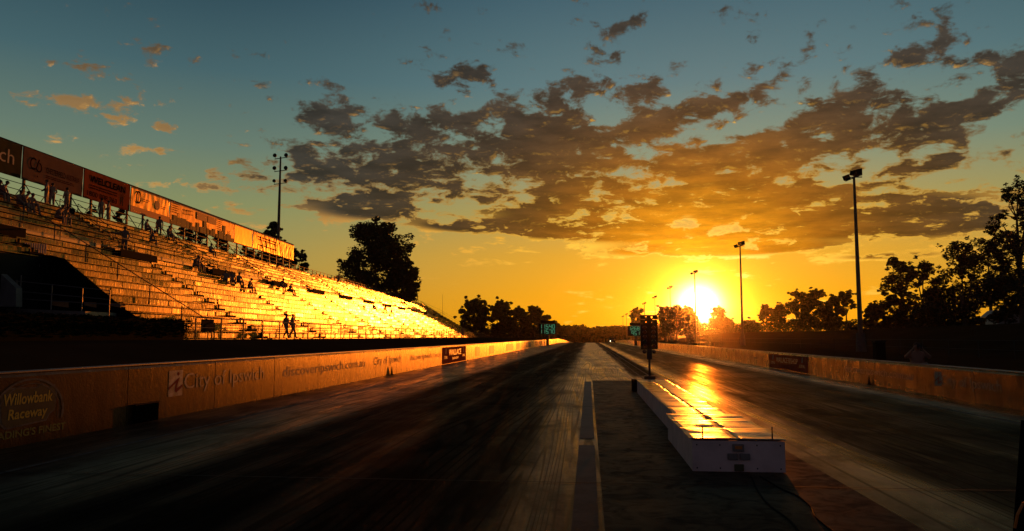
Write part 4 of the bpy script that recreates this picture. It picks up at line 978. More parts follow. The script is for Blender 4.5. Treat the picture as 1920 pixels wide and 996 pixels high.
def scoreboard(px0, px1, py0, py1, Y, t1, t2, label, pyb=642):
    a = at_y(px0, py0, Y); b_ = at_y(px1, py1, Y); cx = (a.x + b_.x) / 2; gz = ground_z(cx, Y)
    o = empty('score_display', (cx, Y, 0), 0, label, 'scoreboard', 'electronic score displays beside the strip'); w = b_.x - a.x; z1, z0 = a.z, b_.z
    m_ = MB(); m_.box(-w / 2, w / 2, 0, .5, z0, z1); m_.build('cabinet', M['black'], o, bevel=.04)
    m_ = MB(); m_.box(-.28, .28, .1, .4, gz - .2, z0); m_.build('support', M['steel_dark'], o)
    m_ = MB(); m_.box(-w * .38, w * .42, -.05, .5, z1 + .05, z1 + (z1 - z0) * .28); m_.build('header_sign', M['step_dark'], o)
    H_ = (z1 - z0) * .36; dw = w * .13
    m_ = MB(); seven(m_, t1, 0, z0 + (z1 - z0) * .55, dw, H_, -.012, w * .47); m_.build('digits', M['digit'], o)
    m_ = MB(); seven(m_, t2, 0, z0 + (z1 - z0) * .08, dw, H_, -.012, w * .47); m_.build('digits', M['digit'], o)
scoreboard(1010, 1043, 607, 627, 150, '11.540', '115.70', 'left green digit score display reading 11.540 over 115.70')
scoreboard(1177, 1207, 611, 630, 150, '12.686', '95.19', 'right green digit score display reading 12.686, partly hidden by the start lights')

# ------------------------------------------------------------------ trees
def tree(name, base, h, w, label, seed, trunk_frac=.32, clumps=26, leaves=260, leaf=.30, group=None, lean=0.0, open_=0.0, top=1.0, depth=None):
    rs = random.Random(seed); root = empty(name, base, 0, label, 'tree', group); depth = depth or w
    tr = MB(); cr = MB(); r0 = max(.08, h * .022)
    tz = h * trunk_frac; fork = Vector((lean * h * .3, 0, tz)); tr.tube((0, 0, -1), fork, r0, r0 * .75, 8)
    pts = []
    for i in range(clumps):
        v = (i + .5) / clumps; ph = rs.uniform(0, 6.283)
        zz = tz + (h - tz) * (v ** .85) * .95
        env = math.sin(math.pi * min(1, max(0.06, (zz / h - trunk_frac * .75) / (1.06 - trunk_frac * .75))) ** .75) ** .7
        rr = w * .5 * env * math.sqrt(rs.uniform(.08 + open_ * .5, 1)) * rs.uniform(.8, 1.08)
        pts.append(Vector((math.cos(ph) * rr + lean * zz * .4, math.sin(ph) * rr * depth / w, zz)))
    limbs = []
    for k in range(5):
        ph = k * 1.257 + rs.uniform(-.4, .4); e = fork + Vector((math.cos(ph) * w * .17, math.sin(ph) * w * .17, (h - tz) * rs.uniform(.25, .5)))
        tr.tube(fork - Vector((0, 0, .1)), e, r0 * .55, r0 * .33, 6); limbs.append(e)
    lead = fork + Vector((0, 0, (h - tz) * .55)); tr.tube(fork, lead, r0 * .6, r0 * .3, 6); limbs.append(lead)
    for p in pts:
        b = min(limbs, key=lambda l: (l - p).length + (2 if l.z > p.z else 0)); mid = b.lerp(p, .5) + Vector((rs.uniform(-.3, .3), rs.uniform(-.3, .3), rs.uniform(0, .4))) * (h / 14)
        tr.tube(b, mid, r0 * .24, r0 * .15, 5); tr.tube(mid, p, r0 * .15, r0 * .05, 4)
        cr_ = w * rs.uniform(.10, .19) * (1.0 - .3 * open_); 
        leaf_cloud(cr, p, (cr_, cr_, cr_ * .72), leaves, leaf, rs)
        for _ in range(4):
            o2 = Vector((rs.gauss(0, 1), rs.gauss(0, 1), rs.gauss(0, .8))) * cr_ * .8
            tr.tube(p, p + o2, r0 * .05, r0 * .02, 3, cap=False); leaf_cloud(cr, p + o2, (cr_ * .38, cr_ * .38, cr_ * .3), leaves // 7, leaf, rs)
    tr.build('trunk', M['bark'], root); cr.build('crown', M['leaf'], root)
    return root
def tree_px(name, px, ytop, width, Y, label, seed, base_z=None, **kw):
    a = at_y(px, ytop, Y); gz = base_z if base_z is not None else ground_z(a.x, Y); w = width * Y / 1425.0
    return tree(name, (a.x, Y, gz), a.z - gz, w, label, seed, **kw)
TG = 'trees behind the grandstand'; TR = 'trees on the right beyond the grass bank'; TF = 'trees beyond the far end of the grandstand'
tree_px('gum_tree', 706, 420, 140, 175, 'huge dense gum tree standing behind the grandstand', 21, clumps=48, leaves=330, leaf=.36, group=TG, trunk_frac=.22)
tree_px('gum_tree', 757, 487, 62, 172, 'low spreading gum beside the huge gum behind the grandstand', 22, clumps=18, leaves=260, leaf=.33, group=TG)
tree_px('gum_tree', 514, 411, 52, 118, 'small crowned tree around the foot of the six-lamp pole', 23, clumps=18, leaves=200, leaf=.22, open_=.5, group=TG, trunk_frac=.6)
tree_px('gum_tree', 556, 462, 50, 125, 'dark rounded tree behind the far end of the banners', 24, clumps=20, leaves=260, leaf=.26, group=TG)
for i, (px, yt, w_, Y, lb) in enumerate(((345, 424, 52, 90, 'thin tree behind the rails under the skyline banner, left'), (375, 428, 44, 95, 'dark tree behind the rails under the middle of the skyline banner'),
        (412, 440, 44, 96, 'tree behind the rails under the right of the skyline banner'), (468, 462, 50, 105, 'tree behind the rails under the plain orange banner'),
        (505, 470, 52, 110, 'tree behind the rails under the creased banner'), (172, 386, 26, 70, 'sparse sapling behind the rails left of the standing pair'),
        (222, 382, 34, 70, 'sparse sapling behind the rails right of the standing pair'), (655, 508, 26, 150, 'small bush like tree left of the huge gum'))):
    tree_px('gum_tree', px, yt, w_, Y, lb, 30 + i, clumps=14, leaves=90 if i > 4 else 150, leaf=.17 if i > 4 else .22, open_=.6, group=TG, trunk_frac=.6)
tree_px('gum_tree', 889, 562, 56, 262, 'leftmost rounded tree beyond the end of the grandstand', 41, clumps=30, leaves=260, leaf=.42, group=TF, trunk_frac=.2)
tree_px('gum_tree', 940, 566, 50, 275, 'second rounded tree beyond the end of the grandstand, tallest dome', 42, clumps=32, leaves=320, leaf=.42, group=TF, trunk_frac=.12)
tree_px('gum_tree', 972, 577, 40, 285, 'lower tree between the two rounded domes beyond the grandstand', 43, clumps=24, leaves=260, leaf=.42, group=TF, trunk_frac=.12)
tree_px('gum_tree', 1002, 574, 44, 290, 'peaked tree left of the left score display', 44, clumps=28, leaves=300, leaf=.42, group=TF, trunk_frac=.12)
tree_px('gum_tree', 1024, 592, 34, 300, 'small tree behind the left score display', 45, clumps=20, leaves=200, leaf=.42, group=TF, trunk_frac=.12)
tree_px('gum_tree', 1045, 606, 22, 320, 'low scrubby tree right of the left score display', 46, clumps=14, leaves=120, leaf=.36, group=TF, trunk_frac=.2)
rt = [ # px, top, width, Y, dense, label
 (1195, 579, 26, 330, 1, 'small tree left of the start light tree'), (1247, 574, 26, 200, 3, 'tree immediately right of the start light tree'), (1287, 577, 28, 262, 4, 'low tree below the left of the sun'), (1268, 575, 28, 258, 4, 'dense tree between the fifth floodlight pole and the sun'),
 (1300, 603, 34, 320, 0, 'very low tree under the sun'), (1345, 577, 32, 300, 1, 'slim pointed tree right of the sun'), (1366, 600, 28, 300, 0, 'low tree left of the second floodlight pole'),
 (1406, 602, 30, 260, 0, 'low bush like tree right of the second floodlight pole'), (1437, 572, 24, 240, 2, 'thin open tree with bare stems right of the second floodlight pole'), (1460, 570, 26, 240, 1, 'slim tree left of the broad central grove'),
 (1496, 545, 46, 220, 0, 'left dome of the grove between the two nearest poles'), (1530, 543, 42, 215, 0, 'middle dome of the grove between the two nearest poles'), (1560, 556, 36, 210, 0, 'right side of the grove between the two nearest poles'), (1585, 546, 30, 200, 2, 'open topped tree just left of the nearest pole'),
 (1640, 570, 38, 170, 0, 'low tree just right of the nearest pole'), (1688, 482, 62, 150, 2, 'airy tree with spreading limbs right of the nearest pole'), (1728, 490, 60, 140, 1, 'rounded tree right of the airy spreading one'),
 (1672, 560, 60, 150, 0, 'dark understory tree below the airy spreading one'), (1800, 452, 84, 120, 0, 'broad dark tree in the right grove'), (1850, 446, 74, 112, 1, 'tall dark tree left of the right edge'), (1770, 540, 80, 125, 0, 'dark understory tree below the broad dark one'),
 (1902, 340, 84, 90, 2, 'tallest gum at the right edge with hanging branches'), (1945, 400, 110, 84, 0, 'dense tree cut by the right edge'), (1880, 520, 80, 92, 0, 'dark understory tree behind the pale shed'), (1745, 575, 70, 118, 0, 'low dark shrub like tree on the bank crest')]
for i, (px, yt, w_, Y, dn, lb) in enumerate(rt):
    n_ = {0: (30, 150, .35), 1: (26, 110, .4), 2: (24, 130, .4), 3: (40, 420, .1), 4: (48, 520, .1)}[dn]
    sz = Y * 1.35 / 1000 + .04
    tree_px('gum_tree', px, yt, w_ * 1.05, Y, lb, 60 + i, clumps=n_[0], leaves=n_[1], leaf=sz, open_=.1 + .35 * (dn == 2), group=TR, trunk_frac=(.12, .28, .42, .2, .32)[dn], base_z=(ground_z(at_y(px, yt, Y).x, Y) if px > 1230 else 0))

# scrub strip joining the trees, and the far wood: reads as one mass
def mass(name, pts, leaf, n, label, seed, zb=0.0, dpt=8):
    rs = random.Random(seed); m_ = MB()
    for (px, yt, Y) in pts:
        a = at_y(px, yt, Y); h = a.z - zb; w = 9 * Y / 1425
        for k in range(5):
            zz = zb + h * (k + .4) / 5; leaf_cloud(m_, (a.x + rs.uniform(-w, w) * .4, Y + rs.uniform(-dpt, dpt), zz), (w, w, h * .17), n, leaf, rs)
    tag(m_.build(name, M['leaf']), label, 'woodland', None, 'stuff')
pts = []; rs = random.Random(77); x = 1030
while x < 1262:
    pts.append((x, 613 + 3.0 * mnoise.noise(Vector((x * .05, 0, 0))) + rs.uniform(-1.5, 1.5) + (3 if 1095 < x < 1115 else 0), 560 + rs.uniform(-25, 25))); x += 4
mass('distant_wood', pts, .95, 150, 'distant dark wooded ridge at the end of the strip', 78, -6)
pts = []; x = 1225
while x < 1920:
    Y = 310 - (x - 1225) * .30; pts.append((x, 606 - (x - 1225) * .012 + rs.uniform(-4, 4), Y)); x += 7
mass('bank_scrub', pts, .30, 60, 'dark low scrub under the trees along the grass bank', 79, 2.4, 4)
m_ = MB(); rs = random.Random(80); x = 850; pts = []
while x < 1035: pts.append((x, 612 + rs.uniform(-5, 5), 300)); x += 6
mass('far_scrub', pts, .45, 70, 'dark scrub under the trees beyond the grandstand', 81, 0, 5)
# the wood goes on along the bank beside and behind the viewer
m_ = MB(); rs = random.Random(91); y = 78
while y > -60:
    x = 56 + rs.uniform(0, 10); h = rs.uniform(10, 17)
    for k in range(7): leaf_cloud(m_, (x + rs.uniform(-2, 2), y + rs.uniform(-2, 2), 2.5 + h * (k + .4) / 7), (4.2, 4.2, h * .13), 230, .55, rs)
    y -= 4.2
tag(m_.build('bank_wood', M['leaf']), 'dark wood running on along the grass bank past the right edge', 'woodland', None, 'stuff')
# distant ridge that closes the view
h_ = MB(); n_ = 80
for i in range(n_ + 1):
    x = -1400 + 2800 * i / n_; z = 8 + 5 * mnoise.noise(Vector((x * .004, 0, 0)))
    h_.v += [(x, 900, -12), (x, 1000, z), (x, 1300, z)]
for i in range(n_):
    a = 3 * i; h_.f += [(a, a + 3, a + 4, a + 1), (a + 1, a + 4, a + 5, a + 2)]; h_.mi += [0, 0]
tag(h_.build('hills', M['leaf'], smooth=True), kind='structure')

# ------------------------------------------------------------------ right-hand bits
c = at_y(1898, 590, 96)
sh = empty('shed', (c.x, 96, 2.7), R(-8), 'pale sloping roofed shed on the bank at the right edge', 'shed')
m_ = MB(); m_.box(-1.6, 6, 0, 4, -.5, 1.75); m_.build('wall', pmat('pale_shed_wall', (.45, .45, .46), .7), sh)
m_ = MB(); m_.hexa([(-2.1, -.3, 1.3), (6.4, -.3, 1.6), (6.4, 4.3, 1.6), (-2.1, 4.3, 1.3), (-1.2, -.3, 2.1), (6.4, -.3, 2.2), (6.4, 4.3, 2.2), (-1.2, 4.3, 2.1)]); m_.build('roof', pmat('pale_shed_roof', (.5, .5, .5), .6), sh)
m_ = MB(); m_.box(1.5, 1.56, -.03, 0, -.5, 1.7); m_.build('trim', M['black'], sh)
fr = empty('spectator_fence', (23.8, 0, 0), 0, 'faint wire fence on posts between the shaded barrier and the grass bank', 'fence')
for i in range(46):
    y = 14 + i * 4.0; z = ground_z(23.8, y); m_ = MB(); m_.tube((0, y, z - .1), (0, y, z + 1.05), .02); m_.build('post', M['steel_dark'], fr)
m_ = MB()
for dz in (.5, 1.05): m_.tube((0, 14, .35 + dz), (0, 194, .35 + dz), .008)
m_.build('wire', M['steel_dark'], fr)
# viewing platform frames near the sun
def platform(px0, px1, pyt, Y, label):
    a = at_y(px0, pyt, Y); b_ = at_y(px1, pyt, Y); w = b_.x - a.x; gz = ground_z((a.x + b_.x) / 2, Y)
    o = empty('viewing_platform', (a.x, Y, gz), 0, label, 'platform', 'steel viewing platforms on the bank'); H_ = a.z - gz
    m_ = MB(); m_.box(0, w, 0, 1.6, H_ - 1.2, H_ - 1.1); m_.build('deck', M['steel_dark'], o)
    for x in (0, w * .5, w):
        for y in (0, 1.6): m_ = MB(); m_.tube((x, y, -.3), (x, y, H_), .04); m_.build('leg', M['steel_dark'], o)
    m_ = MB()
    for dz in (0, -.4, -.75): m_.tube((0, 0, H_ + dz), (w, 0, H_ + dz), .025); m_.tube((0, 1.6, H_ + dz), (w, 1.6, H_ + dz), .025)
    m_.build('guard_rail', M['steel_dark'], o)
platform(1294, 1328, 625, 95, 'left steel viewing platform on the bank under the sun'); platform(1333, 1352, 625, 100, 'small steel viewing platform right of the sun')
# bin and sign behind the shaded wall
q = at_y(1648, 645, 38); o = empty('litter_bin', (q.x, 38, ground_z(q.x, 38)), 0, 'dark square litter bin behind the shaded barrier left of the photographer', 'bin')
m_ = MB(); m_.box(-.22, .22, -.22, .22, 0, 1.0); m_.build('bin_body', M['step_dark'], o, bevel=.02); m_ = MB(); m_.box(-.26, .26, -.26, .26, 1.0, 1.08); m_.build('lid', M['black'], o, bevel=.02)

# car far down the right lane, headlamp lit
def far_car():
    q = at_z(1146, 643, 0); Y = 200; x = 6.0
    o = empty('race_car', (x, Y, 0), 0, 'tiny dark car far down the right lane with one bright headlamp', 'car')
    m_ = MB(); m_.hexa([(-.75, 0, .25), (.75, 0, .25), (.78, 3.8, .3), (-.78, 3.8, .3), (-.72, .1, .72), (.72, .1, .72), (.74, 3.7, .85), (-.74, 3.7, .85)]); m_.build('body', M['black'], o, bevel=.08)
    m_ = MB(); m_.hexa([(-.62, 1.2, .75), (.62, 1.2, .75), (.62, 3.2, .8), (-.62, 3.2, .8), (-.5, 1.7, 1.22), (.5, 1.7, 1.22), (.5, 2.8, 1.22), (-.5, 2.8, 1.22)]); m_.build('cabin', M['glass_dark'], o, bevel=.05)
    for sx in (-.72, .72):
        for y in (.7, 3.1): m_ = MB(); m_.tube((sx - .1, y, .31), (sx + .1, y, .31), .31, .31, 16); m_.build('wheel', M['rubber'], o)
    m_ = MB(); m_.tube((-.5, -.02, .55), (-.5, .06, .55), .11, .11, 12); m_.build('headlight', M['lamp_lit'], o)
    m_ = MB(); m_.tube((.5, -.02, .55), (.5, .06, .55), .11, .11, 12); m_.build('headlight', M['glass_dark'], o)
far_car()

# ------------------------------------------------------------------ people
def person_mesh(key, J):
    """one continuous skinned body from joint positions (metres, facing -y)"""
    bm = bmesh.new(); names = {}; 
    R_ = dict(pelvis=.135, belly=.125, chest=.15, neck=.055, head0=.075, head1=.105, head2=.085, sh=.07, el=.045, wr=.030, palm=.036, hip=.095, kn=.062, an=.040, toe=.042)
    order = []
    def add(n, p, r, par):
        names[n] = len(order); order.append((Vector(p), r, par))
    P = {k: Vector(v) for k, v in J.items()}
    add('pelvis', P['pelvis'], R_['pelvis'], None); add('belly', P['pelvis'].lerp(P['chest'], .5), R_['belly'], 'pelvis'); add('chest', P['chest'], R_['chest'], 'belly')
    add('neck', P['neck'], R_['neck'], 'chest'); hd = P['head']; up_ = (hd - P['neck']).normalized()
    add('head0', hd - up_ * .06, .078, 'neck'); add('head1', hd + up_ * .02, .098, 'head0'); add('head2', hd + up_ * .085, .075, 'head1')
    for s in 'LR':
        add('sh' + s, P['sh' + s], R_['sh'], 'chest'); add('ua' + s, P['sh' + s].lerp(P['el' + s], .5), .052, 'sh' + s); add('el' + s, P['el' + s], R_['el'], 'ua' + s); add('wr' + s, P['wr' + s], R_['wr'], 'el' + s)
        d = (P['wr' + s] - P['el' + s]).normalized(); pm = P['wr' + s] + d * .07; add('palm' + s, pm, R_['palm'], 'wr' + s)
        side = d.cross(Vector((0, 1, 0))); side = side.normalized() if side.length > .1 else Vector((1, 0, 0)); cu = side.cross(d).normalized()
        for i, (o_, l_) in enumerate(((-.027, .075), (-.009, .085), (.009, .08), (.027, .06))):
            b = pm + side * o_ + d * .02; add(f'f{i}a{s}', b + d * l_ * .5, .0095, 'palm' + s); add(f'f{i}b{s}', b + d * l_ * .85 + cu * l_ * .35, .008, f'f{i}a{s}')
        add('tha' + s, pm - side * .045 - d * .01, .012, 'palm' + s); add('thb' + s, pm - side * .06 + d * .035, .009, 'tha' + s)
        add('hip' + s, P['hip' + s], R_['hip'], 'pelvis'); add('th' + s, P['hip' + s].lerp(P['kn' + s], .5), .082, 'hip' + s); add('kn' + s, P['kn' + s], R_['kn'], 'th' + s)
        add('cf' + s, P['kn' + s].lerp(P['an' + s], .4), .058, 'kn' + s); add('an' + s, P['an' + s], R_['an'], 'cf' + s); add('toe' + s, P['toe' + s], R_['toe'], 'an' + s)
    me = bpy.data.meshes.new('person_' + key); ed = []
    for i, (p, r, par) in enumerate(order):
        if par: ed.append((names[par], i))
    me.from_pydata([tuple(p) for p, _, _ in order], ed, []); ob = bpy.data.objects.new('tmp', me); col.objects.link(ob)
    md = ob.modifiers.new('skin', 'SKIN'); 
    for i, (p, r, par) in enumerate(order):
        sv = me.skin_vertices[0].data[i]; r *= (1.0 if r < .03 or order[i][0].z > P['neck'].z else 1.28); sv.radius = (r, r * (.78 if i < 3 else 1.0)); sv.use_root = (i == 0)
    sb_ = ob.modifiers.new('sub', 'SUBSURF'); sb_.levels = 1; sb_.render_levels = 1
    dg = bpy.context.evaluated_depsgraph_get(); out = bpy.data.meshes.new_from_object(ob.evaluated_get(dg))
    bpy.data.objects.remove(ob)
    # clothing zones by nearest bone
    def zone(c):
        best, z = 1e9, 1
        for i, (p, r, par) in enumerate(order):
            if not par: continue
            q = order[names[par]][0]; d = p - q; t = max(0, min(1, (c - q).dot(d) / max(d.length_squared, 1e-6))); dist = (c - (q + d * t)).length - r * .5
            if dist < best:
                best = dist; n = [k for k, v in names.items() if v == i][0]
                z = 0 if n[:4] in ('head', 'neck', 'palm') or n[0] == 'f' or n[:3] in ('tha', 'thb') or n[:2] == 'wr' else 2 if (n[:3] in ('hip', 'thL', 'thR') or n[:2] in ('kn', 'cf')) else 3 if n[:2] in ('an',) and t > .8 or n[:3] == 'toe' else 2 if n[:2] == 'an' else 1
        return z
    zs = [zone(pl.center) for pl in out.polygons]
    out.polygons.foreach_set('material_index', zs); out.polygons.foreach_set('use_smooth', [True] * len(zs))
    # nose and ears
    extra = MB(); f = Vector((0, -1, 0)); c = hd
    return out, P
skin_m = pmat('skin', (.30, .17, .11), .6, noise=.05); hair_m = pmat('dark_hair', (.02, .014, .01), .7); shoe_m = pmat('dark_shoes', (.02, .02, .02), .6)
def cloth(c): return pmat('cloth', c, .85, noise=.15, nscale=8)
def pose_stand(arms='down'):
    J = dict(pelvis=(0, 0, .95), chest=(0, .01, 1.28), neck=(0, 0, 1.50), head=(0, -.02, 1.63), hipL=(-.10, 0, .90), hipR=(.10, 0, .90), knL=(-.11, -.02, .50), knR=(.12, -.01, .50), anL=(-.12, .02, .09), anR=(.13, .03, .09), toeL=(-.14, -.13, .045), toeR=(.16, -.12, .045), shL=(-.19, 0, 1.40), shR=(.19, 0, 1.40))
    if arms == 'down': J.update(elL=(-.27, .03, 1.13), elR=(.27, .03, 1.13), wrL=(-.26, -.04, .89), wrR=(.26, -.04, .89))
    if arms == 'front': J.update(elL=(-.30, .02, 1.15), elR=(.30, .02, 1.15), wrL=(-.10, -.20, 1.08), wrR=(.12, -.20, 1.05))
    if arms == 'point': J.update(elL=(-.42, -.08, 1.30), elR=(.27, .03, 1.13), wrL=(-.66, -.14, 1.36), wrR=(.24, -.08, .90))
    if arms == 'photo': J.update(elL=(-.33, -.12, 1.30), elR=(.33, -.12, 1.30), wrL=(-.12, -.28, 1.54), wrR=(.12, -.28, 1.52))
    return J
def pose_walk(): J = pose_stand(); J.update(knL=(-.10, -.22, .52), anL=(-.11, -.30, .12), toeL=(-.11, -.46, .06), knR=(.10, .06, .50), anR=(.11, .32, .16), toeR=(.11, .22, .05), wrL=(-.25, .12, .92), wrR=(.25, -.22, .95)); return J
def pose_sit(lean=0.0, spread=0.0, knees=0.0):
    # seat surface at z=0.45 above the feet level
    return dict(pelvis=(0, 0, .57), chest=(0, .04 - lean, .90), neck=(0, .03 - lean * 1.5, 1.10), head=(0, -.02 - lean * 1.7, 1.23), hipL=(-.10, -.03, .55), hipR=(.10, -.03, .55),
        knL=(-.13 - spread, -.45, .56 + knees), knR=(.13 + spread, -.45, .56 + knees), anL=(-.13 - spread * 1.3, -.48 - knees, .10), anR=(.13 + spread * 1.3, -.48 - knees, .10), toeL=(-.14 - spread * 1.3, -.62 - knees, .05), toeR=(.14 + spread * 1.3, -.62 - knees, .05),
        shL=(-.18, .02 - lean, 1.01), shR=(.18, .02 - lean, 1.01), elL=(-.25, -.12 - lean, .78), elR=(.25, -.12 - lean, .78), wrL=(-.14, -.33, .66 + knees * .5), wrR=(.14, -.33, .66 + knees * .5))
def pose_recline(): J = pose_sit(-.18); J.update(elL=(-.32, .32, .80), elR=(.32, .32, .80), wrL=(-.34, .45, .60), wrR=(.34, .45, .60), knL=(-.14, -.42, .52), knR=(.14, -.42, .52), anL=(-.18, -.80, .22), anR=(.18, -.80, .22), toeL=(-.2, -.86, .32), toeR=(.2, -.86, .32)); return J
def pose_crouch():
    return dict(pelvis=(0, 0, .34), chest=(0, -.04, .64), neck=(0, -.06, .85), head=(0, -.11, .98), hipL=(-.10, 0, .33), hipR=(.10, 0, .33), knL=(-.18, -.34, .52), knR=(.18, -.34, .50), anL=(-.17, -.06, .09), anR=(.17, -.06, .09), toeL=(-.18, -.22, .05), toeR=(.18, -.22, .05),
        shL=(-.19, -.04, .76), shR=(.19, -.04, .76), elL=(-.34, -.20, .66), elR=(.34, -.20, .66), wrL=(-.14, -.34, .92), wrR=(.12, -.34, .90))
POSES = {k: person_mesh(k, j) for k, j in dict(stand=pose_stand(), crouch=pose_crouch(), front=pose_stand('front'), point=pose_stand('point'), photo=pose_stand('photo'), walk=pose_walk(), sit=pose_sit(.04), lean=pose_sit(.20), spread=pose_sit(.14, .16), knees=pose_sit(.10, .03, .14), recline=pose_recline()).items()}
CL = dict(grey=(.10, .11, .13), red=(.12, .015, .012), blue=(.17, .20, .26), dark=(.02, .02, .022), navy=(.015, .02, .04), white=(.42, .44, .47), brown=(.05, .03, .02), olive=(.04, .04, .02))
clm = {k: cloth(v) for k, v in CL.items()}
def person(pose, loc, rz, label, shirt='dark', trousers='dark', group=None, scale=1.0):
    me, P = POSES[pose]; me = me.copy(); me.materials.clear()
    for m__ in (skin_m, clm[shirt], clm[trousers], shoe_m): me.materials.append(m__)
    o = bpy.data.objects.new('person', me); col.objects.link(o); o.location = loc; o.rotation_euler.z = rz; o.scale = (scale,) * 3
    tag(o, label, 'person', group)
    hd = P['head']; h = MB(); h.ball(hd + Vector((0, .018, .045)), .108, 12, 8, .93, 1.0, .95); ho = h.build('hair', hair_m, o, smooth=True)
    f_ = MB(); f_.tube(hd + Vector((0, -.085, .03)), hd + Vector((0, -.125, -.015)), .008, .016, 6)
    for sx in (-1, 1): f_.ball(hd + Vector((sx * .092, 0, 0)), .026, 6, 4, .4, .8, 1.1); f_.ball(hd + Vector((sx * .034, -.094, .025)), .012, 6, 4)
    f_.tube(hd + Vector((-.025, -.098, -.05)), hd + Vector((.025, -.098, -.05)), .007, .007, 5)
    f_.build('face_features', skin_m, o, smooth=True)
    return o
K_ = RISE / RUN
def stand_hit(px, py):
    """where the line of sight meets the sloping bank of seats -> (s, row)"""
    d = ray(px, py); o = Vector((0, 0, CAM_H)); best = None
    n = Vector((0, 0, 1)) - su_ * K_     # plane z = Z0 + (u-U0)K + .2
    p0 = SO + su_ * U0 + Vector((0, 0, Z0 + .2)); t = (p0 - o).dot(n) / d.dot(n); q = o + d * t
    return (q - SO).dot(st_), ((q - SO).dot(su_) - U0) / RUN
RZ = math.atan2(st_.y, st_.x) - math.pi / 2     # stand heading
FACE = RZ - math.pi / 2 + math.pi                # turned below: a body faces -y locally
def face(v): return math.atan2(v.y, v.x) + math.pi / 2
def seated(px, py, pose, label, shirt='dark', trousers='dark', turn=0, scale=1.0):
    s, k = stand_hit(px, py); k = max(0, min(NR - 1, round(k)));  k = WK - 1 if k == WK else k
    u, z = U0 + RUN * k, Z0 + RISE * k
    p = S(s, u + .42, z); person(pose, p, face(-su_) + R(turn), label, shirt, trousers, 'people sitting on the grandstand', scale)
SH = ['dark', 'navy', 'brown', 'grey', 'olive']
def topstand(px, pyf, pose, label, shirt, trousers='dark', turn=0, scale=1.0):
    c = UT + .55; d = ray(px, 400); o = Vector((0, 0, CAM_H)); t = ((SO + su_ * c - o).dot(su_)) / d.dot(su_); q = o + d * t; s = (q - SO).dot(st_)
    person(pose, S(s, c, ZT - .02), face(-su_) + R(turn), label, shirt, trousers, 'people standing on the top walkway', scale)
topstand(85, 378, 'front', 'tall person in a grey shirt standing on the top walkway, left of the pair', 'grey', turn=200, scale=1.06)
topstand(96, 381, 'front', 'person in a dark red top leaning close beside the grey shirted one', 'red', turn=150)
topstand(124, 393, 'front', 'person in a light blue shirt standing alone on the top walkway', 'blue', turn=170)
topstand(190, 405, 'stand', 'person in dark clothes, left of the pair below the orange lettered banner', 'dark', turn=160)
topstand(203, 407, 'front', 'person in navy, right of the pair below the orange lettered banner', 'navy', turn=190)
topstand(300, 425, 'stand', 'person standing dark against the sky under the red banded banner', 'dark', turn=120)
topstand(638, 520, 'stand', 'lone distant person standing at the back rail left of the huge gum', 'dark', turn=30)
for (px, py, ps, lb, sh_, tn) in (
    (6, 372, 'sit', 'seated person leftmost in the dark group at the left edge', 'navy', 0), (20, 380, 'lean', 'hunched seated person second in the dark group at the left edge', 'dark', 20), (38, 386, 'sit', 'seated person in the middle of the dark group at the left edge', 'grey', -10),
    (50, 392, 'lean', 'leaning seated person in the dark group at the left edge', 'dark', 10), (66, 396, 'knees', 'seated person at the right end of the dark group at the left edge', 'brown', -20),
    (117, 418, 'lean', 'left of two people sitting close below the standing light blue shirt', 'brown', 10), (134, 424, 'lean', 'right of two people sitting close below the standing light blue shirt', 'dark', -15),
    (287, 440, 'sit', 'seated person beside the one standing under the red banded banner', 'dark', 0), (295, 462, 'lean', 'bent seated person on the benches right of the pointing one', 'dark', 30), (327, 450, 'sit', 'seated person with fluffy hair on the top row under the skyline banner', 'grey', 0),
    (397, 476, 'sit', 'lone seated person on the top rows under the skyline banner', 'dark', -20), (366, 502, 'lean', 'left of a huddled pair beside the cross walkway', 'navy', 0), (378, 506, 'sit', 'right of a huddled pair beside the cross walkway', 'dark', 0),
    (428, 530, 'recline', 'person reclining back on the benches in mid stand', 'dark', -70), (440, 532, 'recline', 'second person reclining beside the first in mid stand', 'olive', -60), (452, 534, 'sit', 'seated person at the right of the reclining pair', 'brown', -30),
    (468, 543, 'spread', 'person sitting alone with legs spread wide in mid stand', 'dark', 0), (537, 545, 'lean', 'person sitting bent forward right of mid stand', 'dark', -30), (545, 549, 'knees', 'person sitting with knees drawn up right of mid stand', 'dark', -20),
    (704, 582, 'sit', 'small seated figure in the glaring part of the stand, left', 'dark', 0), (728, 588, 'lean', 'small bent figure in the glaring part of the stand, middle', 'dark', 0), (738, 592, 'sit', 'small seated figure in the glaring part of the stand, right', 'dark', 0),
    (755, 571, 'sit', 'left of two tiny figures on the top rows beyond the huge gum', 'dark', 0), (762, 573, 'sit', 'right of two tiny figures on the top rows beyond the huge gum', 'brown', 0)):
    seated(px, py, ps, lb, sh_, turn=tn)
s, k = stand_hit(246, 475); person('point', S(s, u15 + .3, z15), face(-st_), 'person standing in the cross walkway stretching one arm out', 'dark', 'navy', 'people standing on the grandstand', 1.08)
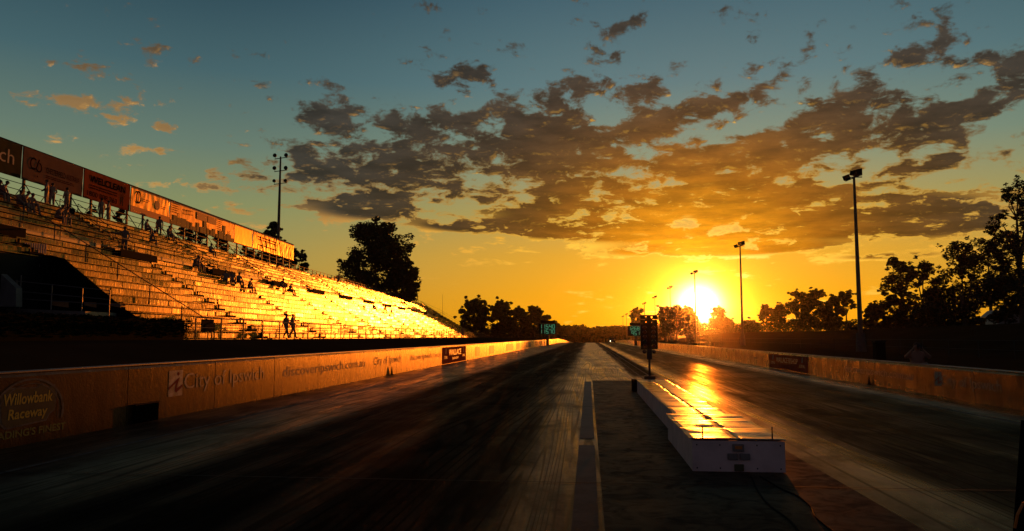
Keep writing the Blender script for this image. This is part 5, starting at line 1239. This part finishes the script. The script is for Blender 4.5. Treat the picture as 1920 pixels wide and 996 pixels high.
# walkers in front of the railing
for (px, lb, sh_, ps, tn) in ((536, 'left of two people walking together in front of the railing', 'dark', 'walk', 0), (548, 'right of two people walking together in front of the railing', 'navy', 'walk', 20)):
    Y = 52.5 + (px - 536) * .05; q = at_y(px, 630, Y); person(ps, (q.x, Y, ground_z(q.x, Y) + .02), R(70 + tn), lb, sh_, 'dark', 'people in front of the grandstand', 1.0)
q = at_y(868, 630, 140); person('stand', (q.x, 140, ground_z(q.x, 140)), R(20), 'distant person standing in front of the far end of the grandstand', 'dark', 'dark', 'people in front of the grandstand', 1.1)
Y = 24.6; q = at_y(1719, 660, Y); ph = person('crouch', (q.x, Y, ground_z(q.x, Y) - .03), R(-15), 'crouching photographer in a pale shirt and dark vest behind the shaded barrier', 'white', 'grey', None, 1.0)
cmb = empty('camera', (q.x - .08, Y - .40, ground_z(q.x, Y) + .95), R(-15), 'small black camera held up by the photographer behind the barrier', 'camera')
m_ = MB(); m_.box(-.07, .07, -.03, .04, -.05, .05); m_.build('camera_body', M['black'], cmb); m_ = MB(); m_.tube((0, -.14, 0), (0, -.03, 0), .035, .035, 10); m_.build('lens', M['glass_dark'], cmb)
# bag on the seats beside the seated pair
s, k = stand_hit(151, 412); k = round(k); bg_ = empty('backpack', S(s, U0 + RUN * k + .42, Z0 + RISE * k + .44), 0, 'dark backpack on the bench right of the seated pair', 'bag')
m_ = MB(); m_.ball((0, 0, .22), .24, 12, 8, .8, .6, 1.0); m_.build('bag_body', M['rubber'], bg_, smooth=True); m_ = MB(); m_.path([(-.1, -.16, .1), (-.12, -.2, .25), (-.08, -.12, .4)], .015); m_.build('strap', M['steel_dark'], bg_)

# ------------------------------------------------------------------ evening haze
HAZE = 0.00007
hz = MB(); hz.box(-1600, 1600, -70, 1500, -25, 60)
hm = bpy.data.materials.new('haze'); hm.use_nodes = True; T = NT(hm.node_tree); T.n.clear()
o_ = T.new('ShaderNodeOutputMaterial'); v_ = T.new('ShaderNodeVolumePrincipled'); T.l.new(v_.outputs[0], o_.inputs['Volume'])
v_.inputs['Color'].default_value = (0.9, 0.85, 0.8, 1); v_.inputs['Density'].default_value = HAZE; v_.inputs['Anisotropy'].default_value = 0.97
tag(hz.build('haze', hm), kind='stuff')
